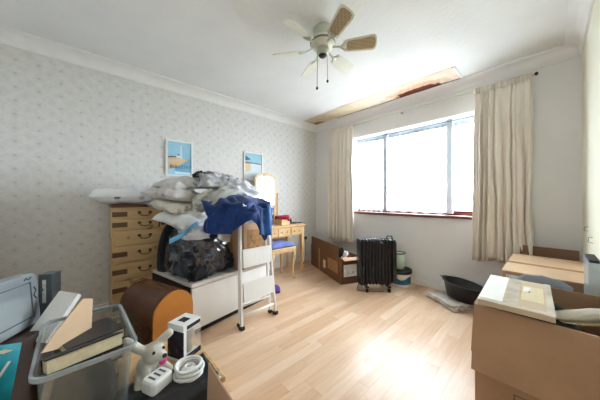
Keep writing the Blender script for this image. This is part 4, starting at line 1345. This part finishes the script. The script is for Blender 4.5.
def bagf(u, v):
    y = -0.15 + 0.34 * v
    if u < 0.6:
        x = -0.09 + 0.19 * u / 0.6; z = 0.012
    else:
        s = (u - 0.6) / 0.4
        x = 0.105 + 0.02 * s; z = 0.010 - 0.10 * s
    n = fbm((x * 1.2, y, z + 3), 14, 3)
    return (x, y, z + (0.008 * n if u < 0.6 else 0) + (0 if u > 0.55 else 0.003)) if u < 0.6 else (x + 0.006 + 0.008 * n, y, z)


bgm.sheet(bagf, 30, 26, 0.008)
tag(bgm.build('bin_bag', 'black_bag', None, (1.81, -2.80, 0.302), (0, 0, 0), smooth=True), 'glossy black plastic bag draped over the front of the pine blanket box', 'bag')

# near carton flap at the bottom edge
nc = thing('cardboard_box', 'open cardboard box at the bottom edge with one upright flap, before the blanket box', 'box', (2.13, -2.845, 0))
carton_walls(-0.19, -0.16, 0.19, 0.17, 0.25).build('carton', 'card', nc)
MB().prism([(-0.178, 0.25), (0.19, 0.25), (0.165, 0.385), (0.02, 0.415), (-0.165, 0.435)], lambda x, z: (x, 0.165, z), lambda x, z: (x, 0.170, z)).build('flap', 'card', nc)

# ------------------------------------------------------------------ plastic tub with books
tu = thing('plastic_tub', 'translucent grey plastic storage tub of books on the pine blanket box', 'tub', (1.655, -3.02, 0.302), R(2))
TW, TD, TH_ = 0.43, 0.24, 0.25
t1 = MB()
t1.loft([rrect(TW - 0.05, TD - 0.04, 0.03, 0.0), rrect(TW - 0.01, TD - 0.01, 0.035, TH_ - 0.012), rrect(TW + 0.014, TD + 0.014, 0.04, TH_ - 0.012), rrect(TW + 0.014, TD + 0.014, 0.04, TH_),
         rrect(TW - 0.014, TD - 0.014, 0.032, TH_), rrect(TW - 0.056, TD - 0.046, 0.028, 0.005)])
t1.build('body', 'tub_plastic', tu, smooth=False)
t2 = MB()
t2.loft([rrect(TW + 0.018, TD + 0.018, 0.042, TH_ - 0.010), rrect(TW + 0.018, TD + 0.018, 0.042, TH_ + 0.003), rrect(TW + 0.002, TD + 0.002, 0.034, TH_ + 0.003), rrect(TW + 0.002, TD + 0.002, 0.034, TH_ - 0.010)], False, False)
t2.build('rim', see_through('tub_rim', '#A4ADB2', 0.7, rough=0.2, gloss=0.15), tu)


def book(loc, rot, w, d, h, cover, label, group='books in the plastic tub'):
    b = thing('book', label, 'book', loc, rot, group)
    MB().box(-w / 2, -d / 2, 0, w / 2, d / 2, 0.004).build('cover', cover, b)
    MB().box(-w / 2, -d / 2, h - 0.004, w / 2, d / 2, h).build('cover', cover, b)
    MB().box(-w / 2, -d / 2, 0.004, -w / 2 + 0.004, d / 2, h - 0.004).build('spine', cover, b)
    MB().box(-w / 2 + 0.004, -d / 2 + 0.004, 0.004, w / 2 - 0.005, d / 2 - 0.004, h - 0.004).build('pages', 'paper_cream', b)
    return b


book((1.60, -3.02, 0.310), R(4), 0.22, 0.165, 0.06, 'book_dark', 'thick dark book at the bottom of the plastic tub')
book((1.60, -3.02, 0.371), R(6), 0.22, 0.165, 0.065, 'dark_brown', 'brown covered book in the middle of the tub stack')
book((1.615, -3.015, 0.437), R(9), 0.21, 0.17, 0.042, 'book_dark', 'dark book second from the top of the tub stack')
book((1.60, -3.01, 0.490), (0, R(-5), R(13)), 0.20, 0.17, 0.040, 'book_dark', 'dark covered book on top of the tub stack')
book((1.775, -3.025, 0.515), (R(0), R(-22), R(10)), 0.13, 0.19, 0.045, 'black_matte', 'thick black binder lying at the near end of the plastic tub')

# ------------------------------------------------------------------ metal tin case, dark box, white box, flap, teal box
u_ = Vector((-0.857, 0.515, 0)).normalized()


def frame_mat(origin, xdir, ydir):
    x = Vector(xdir).normalized(); y = Vector(ydir); y = (y - x * y.dot(x)).normalized(); z = x.cross(y)
    m = Matrix((x, y, z)).transposed().to_4x4(); m.translation = Vector(origin)
    return m


sb = thing('cardboard_box', 'dark cardboard box at the left edge carrying the metal tin', 'box', (1.15, -3.29, 0), R(149))
MB().box(-0.21, -0.13, 0, 0.21, 0.13, 0.44).build('carton', 'dark_brown', sb, bevel=0.003)
MB().box(-0.21, -0.025, 0.44, 0.21, 0.025, 0.441).build('tape', 'tape', sb)
cs = thing('metal_tin', 'silver metal tin case with embossed lid standing on edge at the left', 'tin')
cs.matrix_world = frame_mat((1.4145, -3.372, 0.448), u_, (0, 0, 1))     # x along the lid, y up, z towards the room
cs.rotation_euler.rotate_axis('X', R(-5))
case = MB()
case.loft([[(a + 0.18, b + 0.125, z) for a, b, _ in rrect(0.36 * k, 0.25 * k, 0.03, 0)] for z, k in ((-0.075, 0.97), (-0.07, 1.0), (-0.006, 1.0), (0.0, 0.97))])
case.build('shell', 'steel', cs, bevel=0.002)
for i, (x0, y0, x1, y1) in enumerate(((0.05, 0.205, 0.32, 0.210), (0.05, 0.04, 0.32, 0.045), (0.05, 0.045, 0.055, 0.205), (0.315, 0.045, 0.32, 0.205))):
    MB().box(x0, y0, 0.0, x1, y1, 0.0025).build('embossed_line', 'groove', cs)
sq = MB()
sq.tube([(0.334, 0.18, 0.001), (0.342, 0.16, 0.001), (0.330, 0.14, 0.001), (0.342, 0.12, 0.001)], 0.003, 6)
sq.build('embossed_scroll', 'groove', cs)
MB().tube([(0.29, 0.224, 0.001), (0.30, 0.232, 0.001), (0.312, 0.222, 0.001), (0.325, 0.23, 0.001)], 0.003, 6).build('embossed_scroll', 'groove', cs)
gb = thing('grey_box', 'dark grey printed box between the metal tin and the white box', 'box', (1.035, -3.165, 0.257), R(-30))
MB().box(-0.03, -0.03, 0, 0.03, 0.03, 0.41).build('carton', 'steel_dark', gb, bevel=0.002)
MB().box(0.0300, -0.012, 0.26, 0.0308, 0.004, 0.38).build('printed_strip', 'label_print', gb)
sb2 = thing('cardboard_box', 'low cardboard box behind the plastic tub, under the white box', 'box', (1.12, -3.02, 0), R(10))
MB().box(-0.14, -0.13, 0, 0.14, 0.13, 0.255).build('carton', 'card_dark', sb2, bevel=0.003)
MB().box(-0.14, -0.02, 0.255, 0.14, 0.02, 0.256).build('tape', 'tape', sb2)
wbm = thing('white_carton', 'white carton with a blue oval mark, leaning behind the cardboard flap', 'box')
wbm.matrix_world = frame_mat((1.165, -3.04, 0.55), (-0.632, -0.754, 0.181), (-0.374, 0.501, 0.781))
MB().box(0, -0.22, -0.03, 0.095, 0, 0).build('carton', 'paper', wbm, bevel=0.001)
MB().lathe([(0.012, 0), (0.012, 0.0008)], 20, sx=1.0, sy=1.8).build('oval_mark', 'logo_blue', wbm, (0.022, -0.035, 0.0002), (0, 0, R(-8)))

o = lump_mb(0.13, 0.17, 0.22, 91, amp=0.10, flat=0.7).build('black_cloth', 'dark_cloth', None, (1.785, -3.025, 0.310), smooth=True)
tag(o, 'black cloth stuffed in the plastic tub under the binder', 'cloth')

fp = thing('cardboard_flap', 'loose tan cardboard flap propped between tub and white box', 'cardboard')
fp.matrix_world = frame_mat((1.581, -3.007, 0.484), (0.12, -0.12, 0.062), (-0.069, 0.006, 0.144))
MB().prism([(0, 0), (0.185, 0), (0.15, 0.05), (0.045, 0.165), (0.0, 0.162)], lambda x, y: (x, y, 0), lambda x, y: (x, y, 0.005)).build('panel', 'card_light', fp)

te = thing('teal_box', 'glossy teal printed box at the bottom left edge', 'box')
te.matrix_world = frame_mat((1.49, -3.306, 0.54), (-0.608, 0.677, -0.415), (-0.499, 0.081, 0.863))
MB().box(0, -0.25, -0.05, 0.14, 0, 0).build('carton', 'teal_print', te, bevel=0.002)
MB().loft([[(0.085 + a, -0.02 + b, z) for a, b in ((-0.03, -0.006), (0, -0.012), (0.03, -0.004), (0.0, 0.003))] for z in (0.0, 0.0008)]).build('printed_mark', 'paper_cream', te)
MB().loft([[(a, b, z) for a, b in ((0.05, -0.17), (0.062, -0.17), (0.115, -0.06), (0.105, -0.06))] for z in (0.0, 0.0008)]).build('printed_streak', 'paper', te)
